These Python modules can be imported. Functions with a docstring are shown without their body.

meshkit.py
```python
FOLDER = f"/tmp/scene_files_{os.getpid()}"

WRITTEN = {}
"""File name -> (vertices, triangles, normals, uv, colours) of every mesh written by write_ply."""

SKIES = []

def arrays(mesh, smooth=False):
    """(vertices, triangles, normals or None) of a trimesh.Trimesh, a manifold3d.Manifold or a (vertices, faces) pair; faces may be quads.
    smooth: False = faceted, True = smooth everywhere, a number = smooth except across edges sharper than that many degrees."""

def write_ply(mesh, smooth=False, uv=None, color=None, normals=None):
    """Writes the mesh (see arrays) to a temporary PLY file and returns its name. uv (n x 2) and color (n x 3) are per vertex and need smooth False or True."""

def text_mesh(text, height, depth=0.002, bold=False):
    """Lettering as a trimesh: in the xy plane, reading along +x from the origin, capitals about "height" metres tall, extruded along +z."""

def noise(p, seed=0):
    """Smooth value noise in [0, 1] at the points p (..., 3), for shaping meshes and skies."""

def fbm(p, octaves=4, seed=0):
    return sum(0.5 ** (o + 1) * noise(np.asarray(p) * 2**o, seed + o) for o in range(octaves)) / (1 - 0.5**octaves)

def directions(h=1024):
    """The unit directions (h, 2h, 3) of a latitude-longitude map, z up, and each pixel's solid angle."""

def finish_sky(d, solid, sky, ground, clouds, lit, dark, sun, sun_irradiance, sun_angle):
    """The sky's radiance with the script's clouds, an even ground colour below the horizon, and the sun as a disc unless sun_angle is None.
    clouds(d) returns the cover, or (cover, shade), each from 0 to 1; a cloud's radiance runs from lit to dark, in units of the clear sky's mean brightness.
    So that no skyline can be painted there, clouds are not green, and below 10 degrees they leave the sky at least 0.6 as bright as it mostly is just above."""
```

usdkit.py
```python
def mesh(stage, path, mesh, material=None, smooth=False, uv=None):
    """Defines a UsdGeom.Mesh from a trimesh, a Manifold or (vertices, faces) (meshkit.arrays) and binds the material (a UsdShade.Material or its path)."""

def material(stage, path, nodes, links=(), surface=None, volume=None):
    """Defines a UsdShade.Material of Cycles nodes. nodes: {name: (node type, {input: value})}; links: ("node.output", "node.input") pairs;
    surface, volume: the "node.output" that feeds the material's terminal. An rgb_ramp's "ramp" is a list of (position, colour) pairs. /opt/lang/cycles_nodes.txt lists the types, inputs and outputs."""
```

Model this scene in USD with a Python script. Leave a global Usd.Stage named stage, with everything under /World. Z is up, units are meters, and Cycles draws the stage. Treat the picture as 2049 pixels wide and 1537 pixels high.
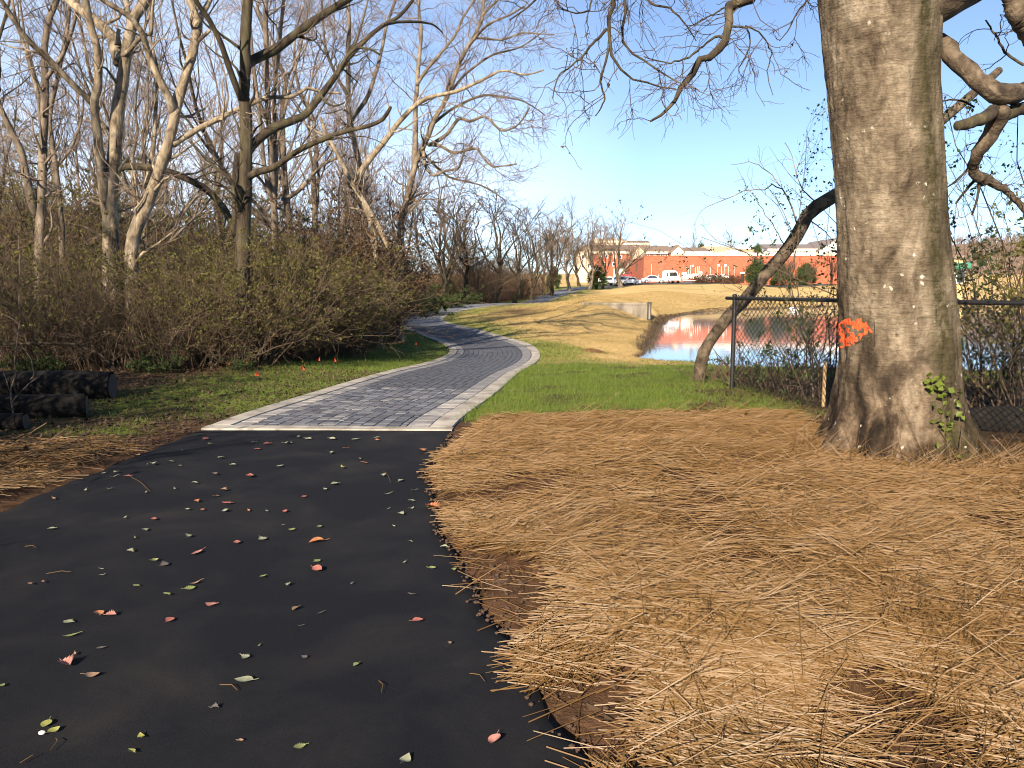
import math
import numpy as np, trimesh, usdkit, meshkit
from pxr import Usd, UsdGeom, UsdLux, UsdShade, Gf, Sdf, Vt
from scipy.interpolate import RBFInterpolator, PchipInterpolator, CubicSpline
from scipy.spatial import cKDTree
import shapely
from shapely.geometry import Polygon, Point

stage = Usd.Stage.CreateInMemory()
UsdGeom.SetStageUpAxis(stage, 'Z')
UsdGeom.Xform.Define(stage, '/World')
UsdGeom.Scope.Define(stage, '/World/Looks')

# ------------------------------------------------------------------ camera, sky, sun, exposure
F, EYE, HORIZON = 1640.0, 1.65, 577.0          # focal length in pixels of the 2049 wide photograph
PITCH = math.atan((768.5 - HORIZON) / F)
SUN_AZ, SUN_EL = math.radians(180 + 20), math.radians(25.0)   # azimuth measured from +y towards +x: behind the camera, to its left
SUN_DIR = np.array([math.sin(SUN_AZ) * math.cos(SUN_EL), math.cos(SUN_AZ) * math.cos(SUN_EL), math.sin(SUN_EL)])
SKY_STRENGTH, SUN_INTENSITY, EXPOSURE = 0.058, 1.25, 1.62

RT = np.array([1.0, 0, 0]); FW = np.array([0, math.cos(PITCH), -math.sin(PITCH)]); UP = np.array([0, math.sin(PITCH), math.cos(PITCH)])
EYEP = np.array([0, 0, EYE])
cam = UsdGeom.Camera.Define(stage, '/World/camera')
cam.CreateHorizontalApertureAttr(36.0); cam.CreateVerticalApertureAttr(27.0); cam.CreateFocalLengthAttr(36.0 * F / 2049)
cam.CreateClippingRangeAttr((0.05, 5000.0)); cam.CreateExposureAttr(EXPOSURE)
cam.AddTransformOp().Set(Gf.Matrix4d(*RT, 0, *UP, 0, *(-FW), 0, *EYEP, 1))

def ray(px, py):
    return FW + (px - 1024.5) / F * RT + (768.5 - py) / F * UP
def at(px, py, y):
    d = ray(px, py); return EYEP + d * (y / d[1])
def gpt(px, py, z=0.0):
    d = ray(px, py); return EYEP + d * ((z - EYE) / d[2])

usdkit.material(stage, '/World/Looks/sky', {
    'tc': ('texture_coordinate', {}),
    'sky': ('sky_texture', {'sky_type': 'single_scattering', 'sun_disc': False, 'sun_elevation': SUN_EL, 'sun_rotation': SUN_AZ, 'air_density': 0.85, 'aerosol_density': 0.3, 'ozone_density': 3.0, 'altitude': 1200.0}),
    'mp': ('mapping', {'scale': (1.2, 1.2, 4.5), 'rotation': (0.0, 0.15, 0.4)}),
    'n': ('noise_texture', {'scale': 1.5, 'detail': 6.0, 'roughness': 0.62, 'distortion': 0.6}),
    'r': ('rgb_ramp', {'ramp': [(0.0, (0, 0, 0)), (0.36, (0.05, 0.05, 0.05)), (0.62, (0.6, 0.6, 0.6)), (1, (0.75, 0.75, 0.75))]}),
    'sp': ('separate_xyz', {}),
    'side': ('map_range', {'from_min': 0.15, 'from_max': -0.40, 'to_min': 0.0, 'to_max': 1.0, 'clamp': True}),
    'm': ('math', {'math_type': 'multiply'}),
    'hs': ('hsv', {'saturation': 0.12, 'value': 1.7, 'fac': 1.0, 'hue': 0.5}),
    'mix': ('mix_color', {'blend_type': 'mix'}),
    'tint': ('mix_color', {'blend_type': 'multiply', 'fac': 1.0, 'b': (.92, 1.0, 1.08)}),
    'sat': ('hsv', {'saturation': .86, 'value': 1.0, 'fac': 1.0, 'hue': 0.5}),
    'bg': ('background_shader', {'strength': SKY_STRENGTH}),
}, [('tc.generated', 'mp.vector'), ('mp.vector', 'n.vector'), ('n.fac', 'r.fac'), ('tc.generated', 'sp.vector'), ('sp.x', 'side.value'), ('r.color', 'm.value1'), ('side.result', 'm.value2'),
    ('m.value', 'mix.fac'), ('sky.color', 'mix.a'), ('sky.color', 'hs.color'), ('hs.color', 'mix.b'), ('mix.result', 'sat.color'), ('sat.color', 'tint.a'), ('tint.result', 'bg.color')], surface='bg.background')
dome = UsdLux.DomeLight.Define(stage, '/World/sky')
UsdShade.MaterialBindingAPI.Apply(dome.GetPrim()).Bind(UsdShade.Material.Get(stage, '/World/Looks/sky'))
dome.GetPrim().SetCustomDataByKey('kind', 'structure')
sun = UsdLux.DistantLight.Define(stage, '/World/sun')
sun.CreateNormalizeAttr(True); sun.CreateIntensityAttr(SUN_INTENSITY); sun.CreateAngleAttr(0.53); sun.CreateColorAttr(Gf.Vec3f(1.0, 0.84, 0.64))
_z = SUN_DIR; _x = np.cross([0, 0, 1.0], _z); _x /= np.linalg.norm(_x); _y = np.cross(_z, _x)
sun.AddTransformOp().Set(Gf.Matrix4d(*_x, 0, *_y, 0, *_z, 0, 0, 0, 0, 1))

# ------------------------------------------------------------------ helpers: prims
_names = {}
def numbered(parent, name):
    k = (parent, name); n = _names.get(k, 0); _names[k] = n + 1
    return name if n == 0 else f'{name}_{n:03d}'
def tag(p, label=None, cat=None, group=None, kind=None):
    for k, v in (('label', label), ('category', cat), ('group', group), ('kind', kind)):
        if v: p.SetCustomDataByKey(k, v)
    return p
LOC = {}
MANY = {'twigs', 'leaves', 'dead_leaves', 'stems', 'crown', 'branches', 'chain_link_mesh'}
def thing(name, label, cat, loc=(0, 0, 0), rotz=0.0, scale=1.0, group=None, kind=None):
    x = UsdGeom.Xform.Define(stage, '/World/' + numbered('/World', name))
    x.AddTranslateOp().Set(Gf.Vec3d(*map(float, loc))); x.AddRotateZOp().Set(float(math.degrees(rotz)))
    x.AddScaleOp().Set(Gf.Vec3f(float(scale), float(scale), float(scale)) if np.ndim(scale) == 0 else Gf.Vec3f(*map(float, scale)))
    LOC[str(x.GetPath())] = np.array(loc, float)
    return tag(x.GetPrim(), label, cat, group, kind)
def dup(src, label, loc, rotz=0.0, scale=1.0, group=None):
    base = str(src.GetName())
    r = thing(base.rsplit('_', 1)[0] if base[-3:].isdigit() else base, label, None, loc, rotz, scale, group)
    r.GetReferences().AddInternalReference(src.GetPath()); r.SetInstanceable(True)
    return r
def vf(m):
    if isinstance(m, (tuple, list)): 
        v, f = np.asarray(m[0], float), np.asarray(m[1], int)
        if f.shape[1] == 4: f = np.vstack([f[:, [0, 1, 2]], f[:, [0, 2, 3]]])
        return v, f
    if hasattr(m, 'to_mesh'):
        k = m.to_mesh(); return np.array(k.vert_properties[:, :3]), np.array(k.tri_verts)
    return np.array(m.vertices), np.array(m.faces)
def part(parent, name, mesh, mat, smooth=False, local=False, label=None, kind=None, prim=None):
    pp = str(parent.GetPath())
    v, f = vf(mesh); kind = kind or ('stuff' if name in MANY else None)
    if not local: v = v - LOC.get(pp, np.zeros(3))
    path = pp + '/' + numbered(pp, name)
    LOC[path] = LOC.get(pp, np.zeros(3)) if not local else np.zeros(3)
    m = usdkit.mesh(stage, path, (v, f), mat, smooth=smooth)
    if prim:
        for k, a in prim.items():
            UsdGeom.PrimvarsAPI(m).CreatePrimvar(k, Sdf.ValueTypeNames.FloatArray, 'vertex').Set(Vt.FloatArray.FromNumpy(np.asarray(a, np.float32)))
    return tag(m.GetPrim(), label, kind=kind)
def solo(name, mesh, mat, label=None, cat=None, group=None, kind=None, smooth=False, prim=None, uv=None):
    path = '/World/' + numbered('/World', name)
    m = usdkit.mesh(stage, path, vf(mesh), mat, smooth=smooth, uv=uv)
    if prim:
        for k, a in prim.items():
            UsdGeom.PrimvarsAPI(m).CreatePrimvar(k, Sdf.ValueTypeNames.FloatArray, 'vertex').Set(Vt.FloatArray.FromNumpy(np.asarray(a, np.float32)))
    return tag(m.GetPrim(), label, cat, group, kind)
def cat(*ms):
    vs, fs, n = [], [], 0
    for m in ms:
        v, f = vf(m)
        vs.append(v); fs.append(f + n); n += len(v)
    return (np.vstack(vs), np.vstack(fs))
def box(x0, x1, y0, y1, z0, z1):
    m = trimesh.creation.box([x1 - x0, y1 - y0, z1 - z0]); m.apply_translation([(x0 + x1) / 2, (y0 + y1) / 2, (z0 + z1) / 2]); return m
def norm(a):
    return a / np.maximum(np.linalg.norm(a, axis=-1, keepdims=True), 1e-9)

# ------------------------------------------------------------------ helpers: materials
def mat_noise(name, ramp, scale=5, detail=6, rough=.85, bump=None, stretch=(1, 1, 1), spec=.3, island=0.0, objrand=0.0, distortion=0., space='position'):
    """colour from a noise ramp in world metres; bump=(scale, distance)."""
    n = {'g': ('geometry', {}), 'mp': ('mapping', {'scale': stretch}), 'n': ('noise_texture', {'scale': scale, 'detail': detail, 'roughness': .6, 'distortion': distortion}),
         'r': ('rgb_ramp', {'ramp': ramp}), 'p': ('principled_bsdf', {'roughness': rough, 'specular_ior_level': spec})}
    L = [('g.position', 'mp.vector'), ('mp.vector', 'n.vector')]
    if island or objrand:
        n['a'] = ('math', {'math_type': 'multiply_add', 'value2': float(island or objrand), 'value3': -.5 * float(island or objrand)})
        n['b'] = ('math', {'math_type': 'add'})
        if island: L.append(('g.random_per_island', 'a.value1'))
        else:
            n['oi'] = ('object_info', {}); L.append(('oi.random', 'a.value1'))
        L += [('a.value', 'b.value1'), ('n.fac', 'b.value2'), ('b.value', 'r.fac')]
    else: L.append(('n.fac', 'r.fac'))
    L.append(('r.color', 'p.base_color'))
    if bump:
        n['n2'] = ('noise_texture', {'scale': bump[0], 'detail': 5.0, 'roughness': .6}); n['bp'] = ('bump', {'distance': bump[1], 'strength': 1.0})
        L += [('mp.vector', 'n2.vector'), ('n2.fac', 'bp.height'), ('bp.normal', 'p.normal')]
    return usdkit.material(stage, '/World/Looks/' + name, n, L, surface='p.BSDF')
def mat_island(name, ramp, rough=.7, trans=0.0, spec=.3, obj=False):
    n = {'g': ('object_info', {}) if obj else ('geometry', {}), 'r': ('rgb_ramp', {'ramp': ramp}), 'p': ('principled_bsdf', {'roughness': rough, 'specular_ior_level': spec})}
    L = [('g.random' if obj else 'g.random_per_island', 'r.fac'), ('r.color', 'p.base_color')]
    s = 'p.BSDF'
    if trans:
        n['t'] = ('translucent_bsdf', {}); n['m'] = ('mix_closure', {'fac': trans}); L += [('r.color', 't.color'), ('p.BSDF', 'm.closure1'), ('t.BSDF', 'm.closure2')]; s = 'm.closure'
    return usdkit.material(stage, '/World/Looks/' + name, n, L, surface=s)
def mat_flat(name, col, rough=.6, metallic=0., spec=.4, var=.12, scale=30):
    lo, hi = tuple(c * (1 - var) for c in col), tuple(min(1, c * (1 + var)) for c in col)
    n = {'g': ('geometry', {}), 'n': ('noise_texture', {'scale': float(scale), 'detail': 4.0}), 'r': ('rgb_ramp', {'ramp': [(.3, lo), (.7, hi)]}),
         'p': ('principled_bsdf', {'roughness': rough, 'metallic': metallic, 'specular_ior_level': spec})}
    return usdkit.material(stage, '/World/Looks/' + name, n, [('g.position', 'n.vector'), ('n.fac', 'r.fac'), ('r.color', 'p.base_color')], surface='p.BSDF')

# ------------------------------------------------------------------ helpers: curves, branches, leaves
def resample(P, n, w=None):
    P = np.asarray(P, float); s = np.r_[0, np.cumsum(np.linalg.norm(np.diff(P, axis=0), axis=1))]
    t = np.linspace(0, s[-1], n)
    Q = PchipInterpolator(s, P)(t)
    if len(P) > 3: Q = .6 * Q + .4 * np.stack([np.interp(t, s, P[:, k]) for k in range(3)], -1)
    return Q, t / s[-1]
def tubes(P, R, sides=3, lump=0.0, seed=0, cap=False):
    """P (N,K,3), R (N,K): N tubes as one mesh."""
    P = np.asarray(P, float); R = np.asarray(R, float)
    if P.ndim == 2: P, R = P[None], R[None]
    N, K, _ = P.shape
    T = norm(np.gradient(P, axis=1))
    mean = norm(P[:, -1] - P[:, 0])
    ref = np.where(np.abs(mean[:, 2:]) < .8, [[0, 0, 1.0]], [[1.0, .13, 0]])[:, None]
    A = norm(ref - T * (T * ref).sum(-1, keepdims=True)); B = np.cross(T, A)
    ang = np.arange(sides) * 2 * np.pi / sides
    ca, sa = np.cos(ang), np.sin(ang)
    ring = ca[None, None, :, None] * A[:, :, None] + sa[None, None, :, None] * B[:, :, None]
    RR = R[:, :, None] * np.ones(sides)
    if lump:
        q = P[:, :, None] + ring * R[:, :, None, None]
        RR = RR * (1 + lump * (meshkit.fbm(q * 3.5, 3, seed) - .5) * 2)
    V = (P[:, :, None] + RR[..., None] * ring).reshape(-1, 3)
    n, i, j = np.meshgrid(np.arange(N), np.arange(K - 1), np.arange(sides), indexing='ij')
    b = n * K * sides; j2 = (j + 1) % sides
    a0, a1, a2, a3 = b + i * sides + j, b + i * sides + j2, b + (i + 1) * sides + j2, b + (i + 1) * sides + j
    Fc = np.concatenate([np.stack([a0, a1, a2], -1).reshape(-1, 3), np.stack([a0, a2, a3], -1).reshape(-1, 3)])
    if cap:
        ext = []
        for k, fl in ((0, True), (K - 1, False)):
            for m in range(N):
                c = len(V); V = np.vstack([V, P[m, k]]); o = m * K * sides + k * sides
                for q in range(sides):
                    t3 = [c, o + (q + 1) % sides, o + q]; ext.append(t3 if fl else t3[::-1])
        Fc = np.vstack([Fc, ext])
    return V, Fc
def spawn(rng, P, R, dens, t0, t1, ang, length, rf, rmin, K=5, up=0.0, wig=.2, taper=.55, bias=None):
    """Children grown from the curves P (N,K0,3)."""
    L = np.linalg.norm(np.diff(P, axis=1), axis=2).sum(1); K0 = P.shape[1]
    n = rng.poisson(dens * L * (t1 - t0)); idx = np.repeat(np.arange(len(P)), n); M = len(idx)
    if M == 0: return np.zeros((0, K, 3)), np.zeros((0, K))
    t = rng.uniform(t0, t1, M); f = t * (K0 - 1); i = np.minimum(f.astype(int), K0 - 2); w = (f - i)[:, None]
    p = P[idx, i] * (1 - w) + P[idx, i + 1] * w; tan = norm(P[idx, i + 1] - P[idx, i]); rad = R[idx, i] * (1 - w[:, 0]) + R[idx, i + 1] * w[:, 0]
    v = rng.normal(size=(M, 3)); v = norm(v - tan * (v * tan).sum(1, keepdims=True))
    a = np.radians(rng.uniform(*ang, M))[:, None]
    d = np.cos(a) * tan + np.sin(a) * v
    if bias is not None: d = norm(d + np.asarray(bias))
    ln = rng.uniform(*length, M) * (1 - taper * t); st = (ln / (K - 1))[:, None]
    pts = [p]
    for _ in range(K - 1):
        d = norm(d + wig * rng.normal(size=(M, 3)) + np.array([0, 0, up])); pts.append(pts[-1] + d * st)
    r0 = np.maximum(rad * rf * rng.uniform(.7, 1.1, M), rmin)
    rr = r0[:, None] + (rmin * .7 - r0)[:, None] * np.linspace(0, 1, K)[None] ** .8
    return np.stack(pts, 1), rr
def leaf_mesh(rng, C, size, ratio=.55, fold=.25, droop=None, flat=0.0):
    """Folded diamond leaves (two triangles on each side of the midrib) at the points C; flat=1 lays them level."""
    M = len(C); s = rng.uniform(*size, M)[:, None]
    a = rng.normal(size=(M, 3)); a[:, 2] *= (1 - flat)
    if droop: a[:, 2] -= droop
    a = norm(a); u = rng.normal(size=(M, 3)) * (1 - flat) + np.array([0, 0, flat * 2.0]); b = norm(np.cross(a, u)); c = np.cross(a, b)
    V = np.stack([C, C + a * s * .5 + b * s * ratio * .5 + c * s * fold * .5, C + a * s, C + a * s * .5 - b * s * ratio * .5 + c * s * fold * .5, C + a * s * .45], 1).reshape(-1, 3)
    o = (np.arange(M) * 5)[:, None]
    return V, np.concatenate([o + [0, 1, 4], o + [1, 2, 4], o + [2, 3, 4], o + [3, 0, 4]])
def along(rng, P, n, jitter=.02):
    i = rng.integers(0, len(P), n); t = rng.uniform(.3, 1, n) * (P.shape[1] - 1); k = np.minimum(t.astype(int), P.shape[1] - 2); w = (t - k)[:, None]
    return P[i, k] * (1 - w) + P[i, k + 1] * w + rng.normal(size=(n, 3)) * jitter
# ------------------------------------------------------------------ terrain
WATER = -0.75
def q(px, py, D): return at(px, py, D)
PATH_PX = [(652, 865, 9.4), (787, 800, 12.4), (877, 760, 16), (950, 735, 21.5), (989, 706, 26.5), (925, 675, 33), (855, 652, 41), (838, 640, 48), (880, 622, 56), (960, 611, 64), (1020, 607, 70),
           (1052, 611, 82), (1073, 604, 95), (1103, 592, 112), (1135, 582, 128), (1167, 576, 142), (1230, 573, 156)]
PATH_C = np.array([q(*p) for p in PATH_PX]); PATH_C[0, 2] = 0
ctrl = [tuple(p) for p in PATH_C]
for x in (-30, -14, -7, -2.5, 1.5, 6, 14, 30):
    for y in (-30, -8, 2, 6.5): ctrl.append((x, y, 0.0))
ctrl += [(-6, 10, 0), (-8, 14, 0.02), (-5, 14, 0), (-5.5, 20, -.1), (-9, 22, 0), (-9, 30, 0), (-12, 40, .1), (-20, 20, 0.1), (-20, 60, .6), (-14, 60, .5), (-40, 40, .5), (-40, 100, 1.5), (-12, 80, .2), (-8, 95, .1), (-10, 130, 1.2)]
ctrl += [(2.5, 10, 0), (5, 10, 0), (3.6, 13, 0.04), (3.4, 15, -.02), (1.5, 14, -.02), (1.0, 18, -.2), (4.6, 20, -.32), (8, 14, 0), (11, 18, -.3), (2.2, 22, -.42), (20, 14, -.2), (5, 24, -.64), (7.5, 24, -.64), (11, 23, -.60), (15, 21, -.5), (6, 21.5, -.5), (20, 19, -.5)]
for p in [(1150, 640, 45), (1200, 700, 31), (1150, 665, 38), (1250, 640, 48), (1200, 612, 55), (1100, 620, 58), (1300, 613, 60), (1350, 600, 97), (1450, 604, 107), (1600, 600, 126), (1400, 580, 132), (1600, 582, 142), (1300, 572, 142),
          (1700, 573, 145), (1300, 586, 116), (1230, 588, 124), (1950, 590, 140), (1500, 572, 145), (1120, 690, 29), (1060, 660, 36), (980, 640, 46), (1020, 625, 56), (1100, 608, 76), (1180, 601, 104), (1250, 632, 54), (1290, 650, 54.5), (1215, 615, 55), (1330, 640, 60)]:
    ctrl.append(tuple(q(*p)))
for x in (-150, -60, -20, 20, 50, 90, 160): ctrl += [(x, 168, 2.3), (x, 190, 2.6), (x, 260, 5.0), (x, 420, 9.0), (x, 900, 12.0)]
ctrl = np.array(ctrl)
def warp(xy): 
    return np.stack([np.arcsinh(xy[..., 0] / 25) * 25, np.arcsinh(xy[..., 1] / 25) * 25], -1)
_rbf = RBFInterpolator(warp(ctrl[:, :2]), ctrl[:, 2], kernel='thin_plate_spline', smoothing=.15)
POND_PX = [(1284, 716), (1289, 702), (1300, 682), (1309, 664), (1310, 654), (1322, 645), (1345, 634), (1385, 627), (1450, 621), (1560, 616.5), (1690, 613), (1850, 611), (2049, 609.5), (2400, 609), (2900, 640), (2700, 700), (2300, 745), (2049, 752), (1850, 752), (1700, 748), (1580, 741), (1480, 734), (1400, 729), (1330, 724), (1298, 721)]
_pp = np.array([gpt(px, py, WATER)[:2] for px, py in POND_PX])
_pc = np.vstack([_pp, _pp[:1]]); _ps = np.r_[0, np.cumsum(np.linalg.norm(np.diff(_pc, axis=0), axis=1))]
_pd = CubicSpline(_ps, _pc, bc_type='periodic')(np.linspace(0, _ps[-1], 500)[:-1])
_pd = .5 * _pd + .5 * PchipInterpolator(_ps, _pc)(np.linspace(0, _ps[-1], 500)[:-1])
_pd += (meshkit.fbm(np.c_[_pd * .8, np.zeros(len(_pd))], 3, 5)[:, None] - .5) * .7
POND = Polygon(_pd).buffer(0)
shapely.prepare(POND)
_edge = cKDTree(np.vstack([_pd[i] + (_pd[(i + 1) % len(_pd)] - _pd[i]) * t for i in range(len(_pd)) for t in (0, .2, .4, .6, .8)]))
# path frame
_cc = np.vstack([[PATH_C[0, 0] + .02, 7.0], [PATH_C[0, 0], 8.4], PATH_C[:, :2]])
_cs = np.r_[0, np.cumsum(np.linalg.norm(np.diff(_cc, axis=0), axis=1))]
_spl = CubicSpline(_cs, _cc); S0 = _cs[2]; S_END = _cs[-1] - S0
def path_xy(s, t):
    s = np.asarray(s, float) + S0; c = _spl(s); d = norm(_spl(s, 1)); n = np.stack([d[..., 1], -d[..., 0]], -1)
    return c + n * np.asarray(t, float)[..., None]
_sd = np.linspace(0, S_END, 3000); _ptree = cKDTree(path_xy(_sd, np.zeros_like(_sd)))
HALF = 1.45
# asphalt edges: left and right x as functions of y
_le = np.array([gpt(*p)[:2] for p in [(400, 863), (350, 884), (300, 905), (150, 963), (0, 1030)]]); _re = np.array([gpt(*p)[:2] for p in [(906, 865), (880, 912), (856, 950), (872, 1010), (893, 1080), (935, 1150), (965, 1215), (1040, 1310), (1090, 1400), (1130, 1475), (1165, 1537)]])
_le = np.vstack([_le[::-1][::-1], [[-3.7, 4], [-3.3, 2], [-2.2, -2], [-.5, -8], [2, -16]]]); _re = np.vstack([_re, [[.55, 2], [1.6, -2], [3.2, -8], [5.5, -16]]])
def left_x(y): return np.interp(y, _le[::-1, 1], _le[::-1, 0]) + (meshkit.fbm(np.stack([np.asarray(y, float) * 4, np.zeros_like(y), np.zeros_like(y)], -1), 4, 3) - .5) * .10
def right_x(y): return np.interp(y, _re[::-1, 1], _re[::-1, 0]) + (meshkit.fbm(np.stack([np.asarray(y, float) * 4, np.zeros_like(y), np.zeros_like(y)], -1), 4, 8) - .5) * .12
A_END = PATH_C[0, 1]
def asphalt_d(x, y):
    """distance inside the asphalt (positive inside)"""
    y = np.asarray(y, float); return np.minimum(np.minimum(x - left_x(y), right_x(y) - x), A_END - y)
def hz(x, y):
    """the smooth lie of the land"""
    x, y = np.broadcast_arrays(np.asarray(x, float), np.asarray(y, float)); sh = x.shape; xy = np.stack([x.ravel(), y.ravel()], -1)
    z = np.concatenate([_rbf(warp(c)) for c in np.array_split(xy, max(1, len(xy) // 20000))])
    near = xy[:, 1] < 11; z = np.where(near, z * np.clip((xy[:, 1] - 9.4) / 1.6, 0, 1), z)
    d = _edge.query(xy)[0]; inside = shapely.contains_xy(POND, xy[:, 0], xy[:, 1])
    nearb = np.clip((xy[:, 1] - 29) / 3, 0, 1); bank = WATER + .03 + np.clip(d / .35, 0, 1) * (.03 + .13 * nearb) + np.clip(d - .35, 0, 3) * (.02 + .05 * nearb)
    zo = np.where(d < 3, np.maximum(z, bank), z)
    zo = np.where((d < 4) & (d >= .0), np.minimum(zo, WATER + .3 + np.maximum(d - .3, 0) * .55 + (xy[:, 1] > 60) * .6), zo)
    z = np.where(inside, WATER - .1 - np.minimum(d * .4, 1.5), zo)
    return z.reshape(sh)
# straw beds (ground polygons), with bare patches of soil
def gpoly(pts): return Polygon([gpt(*p)[:2] for p in pts])
STRAW = gpoly([(893, 905), (930, 862), (975, 846), (1080, 840), (1250, 840), (1450, 834), (1560, 838), (1640, 862), (1700, 905), (1960, 925), (2100, 915), (2500, 960), (3200, 1537), (3200, 1900), (1300, 1900), (1200, 1600), (1150, 1480), (1085, 1390), (1045, 1330), (1090, 1262), (1150, 1215), (1120, 1150), (985, 1108), (925, 1070), (905, 1010), (880, 960)])
SOIL = [gpoly(p) for p in ([(905, 1085), (985, 1105), (1110, 1145), (1130, 1190), (1060, 1250), (985, 1255), (930, 1170)], [(1080, 1380), (1260, 1330), (1330, 1400), (1290, 1470), (1370, 1560), (1150, 1560)], [(905, 866), (975, 845), (950, 880), (890, 925)])]
STRAW_L = gpoly([(-400, 935), (0, 905), (150, 905), (260, 893), (310, 893), (220, 930), (120, 968), (0, 1000), (-400, 1180)])
def straw_mask(x, y):
    x = np.asarray(x, float); y = np.asarray(y, float)
    m = shapely.contains_xy(STRAW, x, y) | shapely.contains_xy(STRAW_L, x, y)
    nz = meshkit.fbm(np.stack([x * 1.3, y * 1.3, np.zeros_like(x)], -1), 3, 21)
    soil = np.zeros(x.shape, bool)
    for s in SOIL: soil |= shapely.contains_xy(s, x, y)
    return np.where(soil, .02, np.where(m, np.clip((nz - .30) * 5, .10, 1.0), 0.0))
STRAW_B = STRAW.union(STRAW_L); shapely.prepare(STRAW_B)
def mound(x, y):
    x = np.asarray(x, float); y = np.asarray(y, float); p = np.stack([x, y, np.zeros_like(x)], -1)
    return np.clip(meshkit.fbm(p * np.array([.9, 1.5, 1]), 3, 31) - .36, 0, 1) * .30 * np.clip((np.hypot(x - 3.9, y - 8.3) - .9) / .8, 0, 1)
def bumps(x, y):
    x, y = np.broadcast_arrays(np.asarray(x, float), np.asarray(y, float)); p = np.stack([x, y, np.zeros_like(x)], -1)
    d = _ptree.query(np.stack([x.ravel(), y.ravel()], -1))[0].reshape(x.shape)
    a = asphalt_d(x, y)
    k = np.clip((d - HALF) / .5, 0, 1) * np.clip(-a / .35, 0, 1)
    return k * (meshkit.fbm(p * 1.1, 4, 2) - .45) * .10 + np.where(straw_mask(x, y) > .1, mound(x, y) * np.clip(-a / .5, 0, 1), 0)
def gz(x, y): return hz(x, y) + bumps(x, y)
def graded(*segs):
    out = [segs[0][0]]
    for a, b, h0, h1 in segs:
        n = max(1, int(round(2 * abs(b - a) / (h0 + h1)))); w = np.linspace(h0, h1, n); w *= (b - a) / w.sum(); out += list(out[-1] + np.cumsum(w))
    return np.array(out)
gx = graded((-900, -60, 90, 8), (-60, -9, 6, .4), (-9, 8, .14, .14), (8, 40, .25, .8), (40, 130, 1, 6), (130, 1200, 8, 120))
gy = graded((-120, -8, 15, 1.0), (-8, 1.5, 1, .2), (1.5, 18, .12, .14), (18, 60, .18, .45), (60, 150, .45, 1.0), (150, 260, 1.5, 10), (260, 2200, 12, 200))
GX, GY = np.meshgrid(gx, gy)
GZ = gz(GX, GY)
dpath = _ptree.query(np.stack([GX.ravel(), GY.ravel()], -1))[0].reshape(GX.shape)
GZ = np.where(dpath < HALF - .05, GZ - .09, GZ)
ad = asphalt_d(GX, GY); GZ = np.where(ad > .06, GZ - .08, GZ)
nx, ny = len(gx), len(gy)
I, J = np.meshgrid(np.arange(ny - 1), np.arange(nx - 1), indexing='ij')
Q4 = np.stack([I * nx + J, I * nx + J + 1, (I + 1) * nx + J + 1, (I + 1) * nx + J], -1).reshape(-1, 4)
P3 = np.stack([GX, GY, np.zeros_like(GX)], -1)
f1, f2 = meshkit.fbm(P3 * .35, 4, 11), meshkit.fbm(P3 * 1.5, 4, 12)
pd = _edge.query(np.stack([GX.ravel(), GY.ravel()], -1))[0].reshape(GX.shape)
def sstep(a, b, v): t = np.clip((v - a) / (b - a), 0, 1); return t * t * (3 - 2 * t)
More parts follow.
